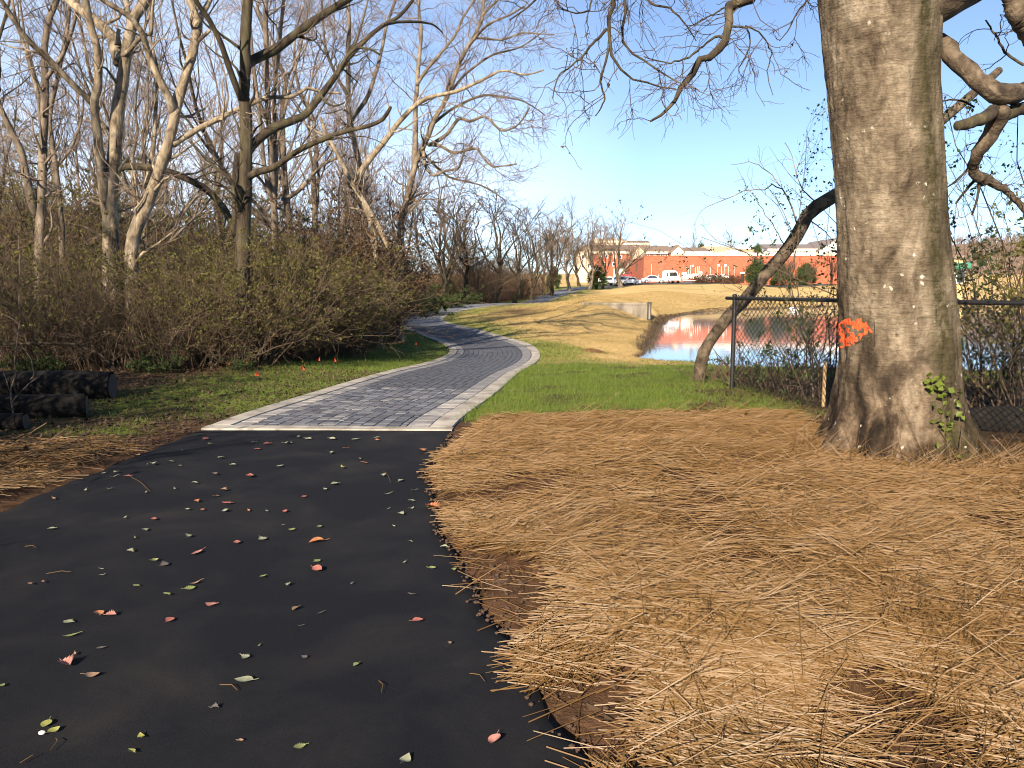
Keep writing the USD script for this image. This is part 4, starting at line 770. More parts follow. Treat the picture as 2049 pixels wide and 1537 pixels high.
where_ = ['at the left edge of the photo, behind the logs', 'behind the log ends', 'just right of the log ends', 'left of the dark mossy trunk', 'around the foot of the dark mossy trunk', 'right of the dark mossy trunk, behind the orange flags', 'behind the right-hand flags', 'left of the inner bend of the paver path', 'at the tip of the thicket by the inner bend', 'overhanging the edge of the paver path at the bend', 'left of the far bend', 'standing on the far bend verge']
rows = [(-60, 752, 0), (50, 750, 1), (165, 752, 2), (270, 750, 0), (360, 746, 1), (445, 742, 3), (530, 728, 1), (610, 716, 0), (690, 706, 2), (752, 694, 1), (795, 682, 2)]
sproto = {}; rg = np.random.default_rng(99); n_ = 0
def clear(x, y, r):
    d = np.hypot(*(PTH - [x, y]).T).min(); return d > HALF + .7 * r and (y > 62 or (x + r) / y * F + 1024.5 < 815)
def put_shrub(kind, loc, sc, label, group=None):
    global n_
    n_ += 1
    if kind not in sproto:
        lb, st, lf, nl, ls = TH[kind]; sproto[kind] = shrub('thicket_shrub', label, loc, 2.7, 1.5, 300 + kind, st, lf, 74, nl, ls, 3.6, 7.5, 0, group=group, scale=sc, rot=rg.uniform(0, 6)); return sproto[kind]
    return dup(sproto[kind], label, loc, rg.uniform(0, 6.28), sc, group)
ordi = ['first', 'second', 'third', 'fourth', 'fifth', 'sixth', 'seventh', 'eighth', 'ninth', 'tenth', 'eleventh']
for i, (px, py, k) in enumerate(rows):
    p = gpt(px, py, -.05); z = float(hz(p[0], p[1] + .9)); p[0] -= max(0, (i - 5) * .5); sc = [.98, .98, 1.0, .98, 1.0, 1.08, 1.1, 1.0, .95, .9, .8][i]
    put_shrub(k, (p[0], p[1] + 1.0, z), sc, f'{TH[k][0]}, {ordi[i]} from the left in the front row')
GT = 'shrubs in the depth of the thicket'
for i, (px, py, k) in enumerate(rows):
    p = gpt(px, py, -.05)
    for dy, dx in ((2.6, .8), (4.6, -.5), (7.0, .6)):
        sx, sy, ssc = p[0] + dx + rg.normal() * .3, p[1] + 1 + dy, rg.uniform(1.0, 1.35)
        while not clear(sx, sy, 1.7 * ssc): sx -= .25
        put_shrub((k + int(dy)) % 4, (sx, sy, float(hz(sx, sy))), ssc, f'tangled twiggy shrub {dict([(2.6, chr(110)+"ext"), (4.6, "third"), (7.0, "fourth")])[dy]} behind the {ordi[i]} front-row thicket shrub', GT)
for i in range(80):      # undergrowth of the woods further back
    px, D = rg.uniform(-150, 960), rg.uniform(34, 85)
    if px > 740: D = max(D, 52)
    p = q(px, 577, D)
    if not clear(p[0], D, 3.0): continue
    put_shrub(int(rg.choice([0, 2, 2, 1])), (p[0], D, float(hz(p[0], D))), rg.uniform(1.4, 2.5), 'undergrowth shrub, ' + wood_label(px, D).replace(' slim bare tree', ','), GT)
for k, (x, y) in enumerate([(-8.5, 4.8), (-10.2, 6.2), (-7.4, 3.2), (-11.6, 4.4), (-9.6, 8.4), (-9.0, 1.6), (-7.9, 7.0), (-8.8, 8.0), (-10.5, 8.6)]): put_shrub(k % 3, (x, y, 0), 1.75 if k < 6 else 1.3, 'thicket shrub left of the asphalt, outside the frame, shading the logs', 'shrubs left of the asphalt')
for i in range(34):      # taller understory between the trunks
    px, D = rg.uniform(-120, 800), rg.uniform(25, 44); p = q(px, 577, D)
    if not clear(p[0], D, 4.0): continue
    put_shrub(int(rg.choice([0, 2, 2, 1])), (p[0], D, float(hz(p[0], D))), rg.uniform(1.7, 2.6), 'tall understory shrub, ' + wood_label(px, D).replace(' slim bare tree', ','), 'tall brown understory between the trunks')
# brown-leaved vine masses by the slanting tree, brush along the far bend
for px, py, D, sc, lab in [(665, 470, 26.5, 1.0, 'brown-leaved vine mass climbing the left of the slanting vine-wrapped tree'), (722, 480, 28.0, 1.0, 'brown-leaved vine mass between the vine-wrapped tree and the fan-crowned tree'), (752, 500, 29.5, .8, 'brown-leaved shrub at the foot of the fan-crowned tree by the path bend')]:
    p = q(px, 577, D); loc = (p[0], D, float(hz(p[0], D)))
    if 'vb' not in sproto: sproto['vb'] = shrub('vine_bush', lab, loc, 5.4, 1.3, 320, 'thicket_stem', 'brown_leaf', 46, 7000, (.06, .13), 2.6, 4.5, leaf_low=.2, scale=sc, lean=.3)
    else: dup(sproto['vb'], lab, loc, 2.1 * sc, sc)
for px, py, D, Hs, lab in [(845, 620, 50, 1.3, 'dark low evergreen bramble on the verge left of the far bend'), (895, 612, 58, 1.2, 'dark low evergreen bramble right of the first at the far bend'), (935, 607, 66, 1.1, 'dark low evergreen bramble nearest the path crest')]:
    p = q(px, 577, D); x = p[0] - .6; loc = (x, D + 1.5, float(hz(x, D + 1.5)))
    if 'br' not in sproto: sproto['br'] = shrub('bramble', lab, loc, 1.5, 1.9, 330, 'thicket_stem', 'evergreen', 60, 7000, (.06, .14), 3.0, 5.0, leaf_low=.5, lean=1.2, scale=Hs)
    else: dup(sproto['br'], lab, loc, 1.7 * D, Hs)
p = q(786, 577, 31.5); dup(sproto['vb'], 'narrow brown-leaved vine column at the right tip of the thicket by the bend', (p[0], 31.5, float(hz(p[0], 31.5))), 1.0, (.5, .5, .85))
for i, (px, py, k) in enumerate(rows):
    for j, dx in enumerate((-.75, .35)):
        if j != i % 2 or i in (0, 4, 7): continue
        p = gpt(px, py + 3, -.05); x = p[0] + dx - max(0, (i - 5) * .5); y = p[1] - .25 + .4 * j; sc_ = .20 + .05 * ((i * 5 + j * 3) % 4)
        if asphalt_d(np.array(x), np.array(y)) > -.6 or np.hypot(*(PTH - [x, y]).T).min() < HALF + .9: continue
        dup(sproto['br'], f"low green plant at the {['left', 'right'][j]} foot of the {ordi[i]} front-row thicket shrub", (x, y, float(gz(x, y))), i + j * 2.1, (sc_, sc_, sc_ * 1.15), 'low green plants at the foot of the thicket')
GRB = 'reddish brush behind the far bend of the path'
for i in range(18):
    px = [890, 925, 960, 1000, 1035, 1065, 915, 950, 985, 1020, 1050, 1075, 880, 940, 1005, 1085, 970, 900][i]; D = 84 + 4 * (i % 6) + (i // 6) * 9; p = q(px, 577, D); loc = (p[0], D, float(hz(p[0], D))); sc = .75 + 1.2 * ((i * 7) % 5) / 4
    if 'rb' not in sproto: sproto['rb'] = shrub('brush', f'reddish bare brush behind the far bend, {(ordi + ["twelfth", "thirteenth", "fourteenth", "fifteenth", "sixteenth", "seventeenth", "eighteenth"])[i]} of the bank', loc, 3.6, 2.6, 340, 'red_brush', 'brown_leaf', 70, 1800, (.06, .12), 2.2, 3.6, group=GRB, scale=sc, wmin=.007)
    else: dup(sproto['rb'], f'reddish bare brush behind the far bend, {(ordi + ["twelfth", "thirteenth", "fourteenth", "fifteenth", "sixteenth", "seventeenth", "eighteenth"])[i]} of the bank', loc, i * 1.1, sc, GRB)
# evergreens and hedge by the red building
def evergreen(name, label, px, base, top, D, wpx, seed, src=None, leaf='evergreen', n=9000):
    p = q(px, base, D); z = float(hz(p[0], D)); Ht = q(px, top, D)[2] - z; W = wpx * D / F
    if src is not None: return dup(src, label, (p[0], D, z), seed, (W / ev_w[0], W / ev_w[0], Ht / ev_w[1]))
    rg = np.random.default_rng(seed); h = thing(name, label, 'shrub' if Ht < 5 else 'tree', (p[0], D, z))
    ev_w[:] = [W, Ht]
    part(h, 'trunk', tubes([[0, 0, -.2], [0.03, 0, Ht * .3], [0, .03, Ht * .62]], [.09, .07, .03], 7), '/World/Looks/dark_bark', local=True)
    nc_ = 46; u = rg.uniform(0, 1, nc_) ** .9; prof = np.clip(np.sin(np.pi * np.clip(u * .66 + .32, 0, 1)) ** .75, .08, 1); a = rg.uniform(0, 2 * np.pi, nc_); r = W / 2 * prof * rg.uniform(.35, 1.0, nc_)
    cc_ = np.stack([r * np.cos(a), r * np.sin(a), Ht * (.05 + .86 * u)], -1); k_ = rg.integers(0, nc_, n); C = cc_[k_] + rg.normal(size=(n, 3)) * np.array([W, W, Ht * .8]) * .075
    C[:, 2] = np.abs(C[:, 2])
    part(h, 'crown', leaf_mesh(rg, C, (.16, .34), .55, .3), '/World/Looks/' + leaf, local=True)
    return h
ev_w = [1, 1]
e1 = evergreen('evergreen_shrub', 'broad green evergreen shrub at the red wall, right of the brown hedge', 1512, 571, 521, 157, 52, 1)
evergreen('evergreen_shrub', 'green evergreen shrub behind the leaning branch, second from the hedge', 1560, 572, 525, 156, 46, 2, e1); evergreen('evergreen_shrub', 'bright rounded evergreen shrub nearest the big trunk', 1614, 571, 527, 155, 46, 3, e1)
evergreen('evergreen_shrub', 'dark evergreen shrub beside the round-crowned bare tree at the far path', 1196, 573, 531, 138, 40, 4, e1); evergreen('evergreen_shrub', 'green evergreen bush left of the far path crest', 1108, 580, 534, 136, 30, 5, e1)
evergreen('evergreen_shrub', 'small cone evergreen by the apartment block wall', 1245, 548, 526, 196, 15, 6, e1); evergreen('evergreen_shrub', 'dark evergreen on the skyline behind the tan gable', 1402, 520, 488, 240, 34, 7, e1)
evergreen('evergreen_shrub', 'dark evergreen pair beside the small tan house', 1516, 520, 490, 222, 28, 8, e1)
evergreen('evergreen_shrub', 'low dark green bush left of the far path among the bare trees', 1022, 596, 556, 100, 36, 9, e1); evergreen('evergreen_shrub', 'low olive bush at the far path verge below the slanting tree', 1046, 594, 560, 104, 30, 10, e1)
for i, px in enumerate((1398, 1417, 1436, 1455, 1473)):
    p = q(px, 577, 153); loc = (p[0], 153, float(hz(p[0], 153))); lab = f'{ordi[i]} bush from the left of the brown clipped hedge before the red building'
    if 'hd' not in sproto: sproto['hd'] = shrub('hedge_bush', lab, loc, 2.1, 1.5, 350, 'red_brush', 'brown_leaf', 60, 2600, (.08, .16), 3.5, 5, leaf_low=.5, wmin=.01, scale=(1, 1, 1.0))
    else: dup(sproto['hd'], lab, loc, i * 1.4, (1, 1, .95 + .1 * (i % 2)))

# wooded hill far right
hxs, hys = np.linspace(0, 1, 60), np.linspace(0, 1, 12)
U, V_ = np.meshgrid(hxs, hys); HX = 112 + U * 420; HY = 330 + V_ * 160
HZ = 4 + (q(1900, 462, 350)[2] - 4) * np.sin(np.pi * np.clip(U * .9 + .08, 0, 1)) ** .7 * np.sin(np.pi * .5 * np.clip(V_ * 1.4, 0, 1)) + (meshkit.fbm(np.stack([HX / 25, HY / 25, 0 * HX], -1), 3, 7) - .5) * 5
mat_noise('hill_floor', [(.3, (.13, .09, .07)), (.7, (.22, .16, .12))], .2, 8, .95)
solo('wooded_hill', gridmesh(HX, HY, HZ), '/World/Looks/hill_floor', 'brown wooded hill on the far right skyline', 'hill', kind='structure', smooth=True)
rg = np.random.default_rng(8); nH = 4200; hu, hv = rg.uniform(.02, .98, nH), rg.uniform(0, .8, nH); hx, hy = 112 + hu * 420, 330 + hv * 160
hzv = 4 + (q(1900, 462, 350)[2] - 4) * np.sin(np.pi * np.clip(hu * .9 + .08, 0, 1)) ** .7 * np.sin(np.pi * .5 * np.clip(hv * 1.4, 0, 1))
B = np.stack([hx, hy, hzv], -1); T1 = np.stack([B, B + np.stack([rg.normal(size=nH), rg.normal(size=nH), rg.uniform(3, 6.5, nH)], -1)], 1)
k1 = spawn(rg, T1, np.tile([.13, .05], (nH, 1)), 1.3, .3, 1, (20, 50), (1.5, 3.5), .6, .07, 3)
solo('far_woods', cat(tubes(T1, np.tile([.13, .05], (nH, 1)), 3), tubes(*k1, 3)), '/World/Looks/far_twig', 'hazy brown bare woods covering the far right hill', 'woods', kind='stuff')

# ------------------------------------------------------------------ the big tree on the right
DT = 8.3
usdkit.material(stage, '/World/Looks/big_bark', {'g': ('geometry', {}), 'tc': ('texture_coordinate', {}), 'mp': ('mapping', {'scale': (1, 1, .55)}), 'n': ('noise_texture', {'scale': 3.2, 'detail': 9.0, 'roughness': .66, 'distortion': .5}), 'n2': ('noise_texture', {'scale': 13.0, 'detail': 8.0, 'roughness': .7}), 'mw': ('mapping', {'scale': (1, 1, 5.0)}), 'nw': ('noise_texture', {'scale': 5.0, 'detail': 5.0, 'roughness': .6}),
    'wv': ('vector_math', {'math_type': 'add'}), 'wd': ('vector_math', {'math_type': 'scale', 'scale': .13}), 'v': ('voronoi_texture', {'scale': 8.5, 'randomness': 1.0}), 'vl': ('rgb_ramp', {'ramp': [(.0, (1, 1, 1)), (.10, (.9, .9, .9)), (.17, (0, 0, 0))]}), 'nl': ('noise_texture', {'scale': 2.1, 'detail': 3.0}), 'rl': ('rgb_ramp', {'ramp': [(.46, (0, 0, 0)), (.60, (.9, .9, .9))]}), 'ml': ('math', {'math_type': 'multiply'}),
    'vk': ('voronoi_texture', {'scale': 13.0}), 'kr': ('rgb_ramp', {'ramp': [(.0, (.8, .8, .8)), (.10, (.6, .6, .6)), (.24, (0, 0, 0))]}), 'nk': ('noise_texture', {'scale': 4.0, 'detail': 3.0}), 'rk': ('rgb_ramp', {'ramp': [(.45, (0, 0, 0)), (.60, (1, 1, 1))]}), 'mk': ('math', {'math_type': 'multiply'}),
    'r': ('rgb_ramp', {'ramp': [(.34, (.038, .028, .019)), (.43, (.088, .068, .047)), (.54, (.15, .12, .085)), (.67, (.24, .20, .15))]}),
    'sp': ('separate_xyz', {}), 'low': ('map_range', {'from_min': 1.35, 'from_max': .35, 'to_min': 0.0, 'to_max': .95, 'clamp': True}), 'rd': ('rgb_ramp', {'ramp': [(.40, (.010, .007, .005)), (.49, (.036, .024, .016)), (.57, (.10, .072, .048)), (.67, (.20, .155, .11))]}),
    'moss': ('attribute', {'attribute': 'moss'}), 'mn': ('rgb_ramp', {'ramp': [(.36, (.15, .15, .15)), (.55, (.95, .95, .95))]}), 'mm': ('math', {'math_type': 'multiply'}),
    'c1': ('mix_color', {}), 'c2': ('mix_color', {'b': (.034, .031, .013)}), 'c3': ('mix_color', {'b': (.46, .44, .38)}), 'c4': ('mix_color', {'b': (.06, .042, .028)}), 'ov': ('mix_color', {'blend_type': 'multiply', 'fac': .6}), 'nf': ('rgb_ramp', {'ramp': [(.36, (.42, .40, .38)), (.62, (1.25, 1.25, 1.25))]}),
    'ha': ('math', {'math_type': 'multiply_add', 'value2': 1.3}), 'bp': ('bump', {'distance': .03, 'strength': 1.0}), 'p': ('principled_bsdf', {'roughness': .92, 'specular_ior_level': .15})},
    [('g.position', 'mp.vector'), ('mp.vector', 'n.vector'), ('g.position', 'n2.vector'), ('g.position', 'mw.vector'), ('mw.vector', 'nw.vector'), ('g.position', 'wv.vector1'), ('n2.color', 'wd.vector1'), ('wd.vector', 'wv.vector2'), ('wv.vector', 'v.vector'), ('v.distance', 'vl.fac'), ('g.position', 'nl.vector'), ('nl.fac', 'rl.fac'), ('vl.color', 'ml.value1'), ('rl.color', 'ml.value2'),
     ('mp.vector', 'vk.vector'), ('vk.distance', 'kr.fac'), ('g.position', 'nk.vector'), ('nk.fac', 'rk.fac'), ('kr.color', 'mk.value1'), ('rk.color', 'mk.value2'),
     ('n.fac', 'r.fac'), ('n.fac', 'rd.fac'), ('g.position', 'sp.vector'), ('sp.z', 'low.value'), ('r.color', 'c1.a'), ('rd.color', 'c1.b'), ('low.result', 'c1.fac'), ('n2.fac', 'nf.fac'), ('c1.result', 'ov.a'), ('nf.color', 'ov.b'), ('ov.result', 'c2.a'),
     ('n2.fac', 'mn.fac'), ('mn.color', 'mm.value1'), ('moss.fac', 'mm.value2'), ('mm.value', 'c2.fac'), ('c2.result', 'c4.a'), ('mk.value', 'c4.fac'), ('c4.result', 'c3.a'), ('ml.value', 'c3.fac'), ('c3.result', 'p.base_color'), ('n2.fac', 'ha.value1'), ('nw.fac', 'ha.value3'), ('ha.value', 'bp.height'), ('bp.normal', 'p.normal')], surface='p.BSDF')
SIL = [(-560, 1640, 1850), (-300, 1636, 1862), (-100, 1638, 1868), (0, 1645, 1872), (200, 1664, 1871), (400, 1680, 1884), (600, 1684, 1900), (700, 1687, 1908), (790, 1676, 1914), (850, 1662, 1926), (905, 1652, 1940), (960, 1645, 1950)]
_z = np.array([q(1790, a, DT)[2] for a, *_ in SIL]); _xl = np.array([q(b_, a, DT)[0] for a, b_, c_ in SIL]); _xr = np.array([q(c_, a, DT)[0] for a, b_, c_ in SIL])
_z, _xl, _xr = _z[::-1], _xl[::-1], _xr[::-1]
fc, fr_ = PchipInterpolator(_z, (_xl + _xr) / 2), PchipInterpolator(_z, (_xr - _xl) / 2)
ROOTS = [(-2.85, .22, .22), (-2.3, .17, .16), (-1.85, .2, .13), (-1.35, .16, .17), (-.95, .17, .12), (-.35, .25, .28), (.5, .35, .22), (1.4, .3, .2), (2.3, .35, .2)]   # angle (0 = +x, -pi/2 = towards the camera), width, reach
def trunk_r(th, z):
    z = np.asarray(z, float); zc = np.clip(z, _z[0], _z[-1]); r = fr_(zc)
    for a, w, reach in ROOTS:
        dth = (th - a + np.pi) % (2 * np.pi) - np.pi
        r = r + np.exp(-(dth / w) ** 2) * (reach * np.exp(-np.maximum(z, 0) / .20) + .085 * np.exp(-np.maximum(z - .1, 0) / .55))
    r = r - .085 * np.exp(-np.maximum(z, 0) / .55)
    P = np.stack([np.cos(th) * 1.1, np.sin(th) * 1.1, z * .8], -1)
    r = r * (1 + .05 * (meshkit.fbm(P * 1.6, 3, 3) - .5)) + .045 * (meshkit.fbm(P * np.array([5.5, 5.5, 2.2]), 5, 4) - .5) * (1 + 2.2 * np.exp(-np.maximum(z, 0) / .9)) + .022 * (meshkit.fbm(P * np.array([16, 16, 9.0]), 3, 14) - .5)
    return r
def trunk_p(th, z, off=0.0):
    r = trunk_r(th, z) + off; zc = np.clip(z, _z[0], _z[-1]); return np.stack([fc(zc) + r * np.cos(th), DT + r * np.sin(th), z + 0 * th], -1)
zs = np.concatenate([np.linspace(-.2, 1.2, 70), np.linspace(1.22, _z[-1], 120)]); ths = np.linspace(0, 2 * np.pi, 181)[:-1]
TH_, ZZ = np.meshgrid(ths, zs); TP = trunk_p(TH_, ZZ); nr, nc = TH_.shape
ii, jj = np.meshgrid(np.arange(nr - 1), np.arange(nc), indexing='ij'); tf = np.stack([ii * nc + jj, ii * nc + (jj + 1) % nc, (ii + 1) * nc + (jj + 1) % nc, (ii + 1) * nc + jj], -1).reshape(-1, 4)
dm = (TH_ - (-1.22) + np.pi) % (2 * np.pi) - np.pi
moss = np.clip(np.exp(-(dm / .20) ** 2) * (.8 + .5 * meshkit.fbm(np.stack([TH_ * 2, ZZ * 1.3, 0 * ZZ], -1), 3, 6)) + .45 * np.exp(-((dm - .45) / .4) ** 2), 0, 1)
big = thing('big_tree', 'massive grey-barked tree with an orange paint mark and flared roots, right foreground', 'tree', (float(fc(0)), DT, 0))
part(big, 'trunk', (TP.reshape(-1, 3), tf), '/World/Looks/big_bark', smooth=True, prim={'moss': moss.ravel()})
mat_noise('orange_paint', [(.36, (.34, .06, .025)), (.5, (.52, .075, .025)), (.64, (.66, .11, .035))], 22, 8, .85, (30, .02), spec=.15)
PAINT = Polygon([(1560 + .2387 * x, 560 + .2387 * y) for x, y in [(495, 372), (540, 335), (580, 322), (612, 328), (632, 372), (650, 335), (690, 316), (722, 350), (748, 400), (778, 437), (722, 458), (690, 470), (668, 505), (612, 548), (540, 558), (500, 580), (488, 500)]]).difference(Point(1560 + .2387 * 598, 560 + .2387 * 425).buffer(5)).difference(Point(1560 + .2387 * 692, 560 + .2387 * 428).buffer(5.5))
pa, pz = np.meshgrid(np.linspace(-3.40, -2.0, 200), np.linspace(q(1790, 705, DT)[2] - .1, q(1790, 630, DT)[2] + .1, 80))
pv = trunk_p(pa, pz, .004); rel = pv - EYEP; ppx = 1024.5 + F * (rel @ RT) / (rel @ FW); ppy = 768.5 - F * (rel @ UP) / (rel @ FW)
inside = shapely.contains_xy(PAINT.buffer(1.2), ppx + 3 * (meshkit.fbm(pv * 30, 2, 1) - .5), ppy + 3 * (meshkit.fbm(pv * 30, 2, 2) - .5)) & (meshkit.fbm(pv * 26, 4, 9) > .40)
v_, f_ = gridmesh(pv[..., 0], pv[..., 1], pv[..., 2]); v_, f_ = vf((v_, f_)); keep = inside.ravel()[f_].all(1); us, inv = np.unique(f_[keep], return_inverse=True); v_ = v_[us]; f_ = inv.reshape(-1, 3)
part(big, 'paint_mark', (v_, f_), '/World/Looks/orange_paint', smooth=True, label='sprayed orange paint mark on the left of the trunk')
def on_trunk(px, py, off=.03):
    z = q(px, py, DT - .4)[2]; th = np.linspace(-3.56, -.44, 400); P = trunk_p(th, np.full(400, z), off); rel = P - EYEP; sx = 1024.5 + F * (rel @ RT) / (rel @ FW); i = np.argmin(np.abs(sx - px)); return P[i]
for sc_, r_ in (([(1694, 692), (1712, 689), (1727, 683), (1742, 674), (1758, 666)], .011), ([(1749, 640), (1750, 655), (1749, 668), (1750, 695)], .006), ([(1742, 676), (1736, 690), (1730, 704)], .006)):
    part(big, 'bark_scar', tubes(resample(np.array([on_trunk(a, c, .0) for a, c in sc_]), 12)[0], np.r_[.003, np.full(10, r_), .003], 6, .5, 3), '/World/Looks/dark_bark')
def limb3(pts, w0, w1, D=DT, n=22, wob=.004, seed=0):
    P = np.array([q(p[0], p[1], D + (p[2] if len(p) > 2 else 0)) for p in pts]); Pr, t = resample(P, n); rg = np.random.default_rng(seed); L = np.linalg.norm(np.diff(P, axis=0), axis=1).sum()
    Pr = Pr + rg.normal(size=Pr.shape) * wob * L * .5 * np.sin(np.pi * t)[:, None]; R = np.maximum((w0 + (w1 - w0) * t) / 2 * D / F, .0035); return Pr, R
mat_noise('limb_bark', [(.34, (.02, .014, .010)), (.5, (.062, .046, .031)), (.66, (.125, .098, .068))], 7, 8, .92, (30, .02), distortion=.6)
BIGL = [  # thick limbs
    ([(1800, 30, -.1), (1838, 14, -.15), (1888, -6, -.2), (1950, -45, -.2), (2060, -120, 0), (2250, -260, .5)], 100, 40),
    ([(1780, -330, .1), (1700, -345, .3), (1600, -300, .6), (1480, -275, .8), (1350, -290, .9), (1230, -270, .6), (1120, -200, .4), (1050, -130, .3)], 60, 8),
    ([(1760, -200, .1), (1690, -180, .5), (1610, -120, .9), (1540, -50, .9), (1499, 0, .8), (1471, 17, .7), (1461, 51, .6), (1447, 85, .6), (1410, 120, .5), (1386, 147, .5), (1369, 174, .4), (1342, 212, .4), (1325, 229, .3), (1301, 243, .3)], 44, 4),
    ([(1840, 95, .2), (1872, 75, .1), (1890, 92, 0), (1902, 107, -.1), (1934, 139, -.2), (1956, 166, -.3), (1982, 186, -.35), (2009, 193, -.4), (2049, 186, -.3), (2130, 170, 0), (2300, 120, .5)], 30, 46),
    ([(2040, -30, -.5), (2025, -5, -.5), (2032, 22, -.5), (2052, 58, -.4), (2090, 110, -.3)], 40, 30),
    ([(2000, 190, -.35), (1998, 215, -.35), (2003, 235, -.3), (1985, 262, -.2), (1972, 282, -.2), (1955, 312, -.1), (1952, 332, 0), (1966, 358, .1), (1996, 370, .2), (2030, 398, .3), (2060, 430, .3)], 34, 12),
    ([(2003, 232, -.3), (2025, 226, -.25), (2049, 218, -.2), (2120, 200, 0)], 24, 16), ([(1990, 222, -.35), (1960, 240, -.45), (1915, 252, -.55)], 26, 15)]
OVER = [([(1350, -290, .9), (1300, -200, .7), (1245, -110, .3), (1224, -40, 0), (1222, 0, 0), (1215, 51, 0), (1219, 96, 0), (1239, 123, 0), (1249, 147, 0), (1280, 164, .1), (1307, 167, .1), (1335, 178, .2), (1352, 178, .2)], 17, 2.5),
    ([(1214, 58, 0), (1208, 65, 0), (1184, 89, -.1), (1167, 113, -.2), (1137, 137, -.2), (1116, 154, -.3), (1106, 198, -.3)], 6, 2), ([(1217, 96), (1217, 99), (1208, 137), (1202, 164), (1210, 198), (1191, 232)], 5.5, 2),
    ([(1400, -280, .9), (1340, -170, .8), (1285, -70, .5), (1256, 0, .4), (1244, 44, .4), (1244, 85, .4), (1266, 106, .4), (1294, 126, .4), (1325, 147, .3), (1355, 164, .3)], 12, 3),
    ([(1449, 78, .6), (1437, 72, .6), (1410, 89, .5), (1379, 116, .3), (1342, 126, .2), (1307, 120, .2), (1288, 113, .2)], 6, 2), ([(1461, 53, .6), (1465, 53, .6), (1492, 55, .6), (1502, 79, .7), (1495, 106, .7), (1478, 137, .8)], 5, 2), ([(1492, 52, .6), (1523, 68, .7), (1543, 106, .8), (1536, 147, .8), (1547, 191, .8)], 4, 1.5),
    ([(1320, -130, .8), (1290, -60, .8), (1297, 3, .8), (1342, 17, .7), (1366, 41, .7), (1393, 82, .6)], 7, 2.5), ([(1640, -140, .8), (1630, -50, .9), (1615, 0, .9), (1598, 20, .9), (1581, 55, .9), (1560, 82, .9)], 7, 2), ([(1215, -200, .5), (1190, -60, .2), (1184, 0, .1), (1178, 20, 0), (1150, 27, -.1), (1110, 10, -.2)], 7, 2),
    ([(1480, 8, .7), (1450, 15, .7), (1425, 30, .6), (1395, 45, .5), (1370, 60, .5)], 5, 2), ([(1965, 345, .1), (1940, 372, .2), (1912, 408, .3)], 8, 4), ([(1962, 350, .1), (1958, 380, .1), (1945, 430, .2)], 7, 4), ([(1955, 312, 0), (1930, 345, .1), (1895, 375, .2)], 6, 3), ([(2049, 130, .2), (2012, 105, .2), (1985, 60, .2), (1972, 40, .2)], 6, 3), ([(1872, 208, .2), (1900, 200, .1), (1950, 215, 0)], 3, 4),
    ([(1100, -190, .3), (1110, -100, 0), (1090, -40, -.3), (1060, 10, -.5), (1020, 40, -.7)], 9, 2)]
for k, (pts, a, c) in enumerate(BIGL):
    P, R = limb3(pts, a, c, n=30, seed=k, wob=.016); part(big, 'limb', tubes(P, R, 18, lump=.38, seed=40 + k, cap=True), '/World/Looks/' + ('dark_bark' if k in (1, 2, 6, 7) else 'limb_bark'), smooth=True)
ob = [limb3(pts, a, c, seed=60 + k, wob=.012) for k, (pts, a, c) in enumerate(OVER)]
for P, R in ob: part(big, 'branch', tubes(P, R, 7, lump=.25, seed=7), '/World/Looks/dark_bark', smooth=True)
rg = np.random.default_rng(61)
b2 = [limb3(BIGL[k][0], BIGL[k][1] * .25, BIGL[k][2] * .25, n=22) for k in (1, 2, 5)]
P0, R0 = np.stack([x[0] for x in ob + b2]), np.minimum(np.stack([x[1] for x in ob + b2]), .012)
l1 = spawn(rg, P0, R0, 6.5, .22, 1, (30, 80), (.3, 1.15), .5, .0046, 8, up=-.05, wig=.30); l2 = spawn(rg, *l1, 6.0, .1, 1, (25, 65), (.18, .65), .55, .0033, 6, up=-.06, wig=.28); l3 = spawn(rg, *l2, 7.0, .1, 1, (25, 60), (.1, .34), .6, .0024, 4, up=-.03, wig=.22)
part(big, 'twigs', cat(tubes(*l1, 4), tubes(*l2, 3), tubes(*l3, 3)), '/World/Looks/dark_twig')
C = along(rg, l2[0], 60, .01); part(big, 'dead_leaves', leaf_mesh(rg, C, (.03, .06), .6, .4, droop=1), '/World/Looks/brown_leaf')

# leaning tree behind the fence
LN = [(1396, 790), (1399, 762), (1404, 715), (1416, 690), (1440, 655), (1455, 636), (1490, 600), (1515, 570), (1540, 540), (1575, 500), (1600, 462), (1611, 436), (1640, 410), (1682, 385), (1740, 350, .6), (1850, 270, 1.2), (2000, 140, 1.8)]
DL = 14.4; lp = np.array([q(p[0], p[1], DL + (p[2] if len(p) > 2 else 0)) for p in LN]); lp[0, 2] = float(hz(lp[0, 0], DL)) - .1
ln = thing('leaning_tree', 'dark curved tree leaning right over the fence to the big trunk', 'tree', lp[0])
P, t = resample(lp, 44); R = np.interp(t, [0, .1, .3, .5, .7, 1], [13, 11.5, 12.5, 14, 12.5, 8]) * DL / F
part(ln, 'trunk', tubes(P, R, 14, lump=.16, seed=5, cap=True), '/World/Looks/limb_bark', smooth=True)
LB = [([(1600, 465), (1560, 372), (1520, 376, .5), (1460, 395, .8), (1412, 415, 1)], 3.5, 1.5), ([(1640, 410), (1600, 370), (1580, 300), (1570, 285)], 3, 1.2), ([(1560, 372, .1), (1540, 345, .3), (1500, 325, .4), (1462, 330, .6)], 2.5, 1), ([(1575, 500), (1540, 440), (1510, 395), (1490, 370)], 2.5, 1), ([(1590, 480), (1565, 420), (1540, 380)], 2, 1), ([(1540, 540), (1480, 500), (1430, 480)], 2.5, 1), ([(1611, 436), (1640, 455), (1665, 480)], 3, 1.5)]
lb = [limb3(p_, a, c, DL, 14, .02, 90 + k) for k, (p_, a, c) in enumerate(LB)]
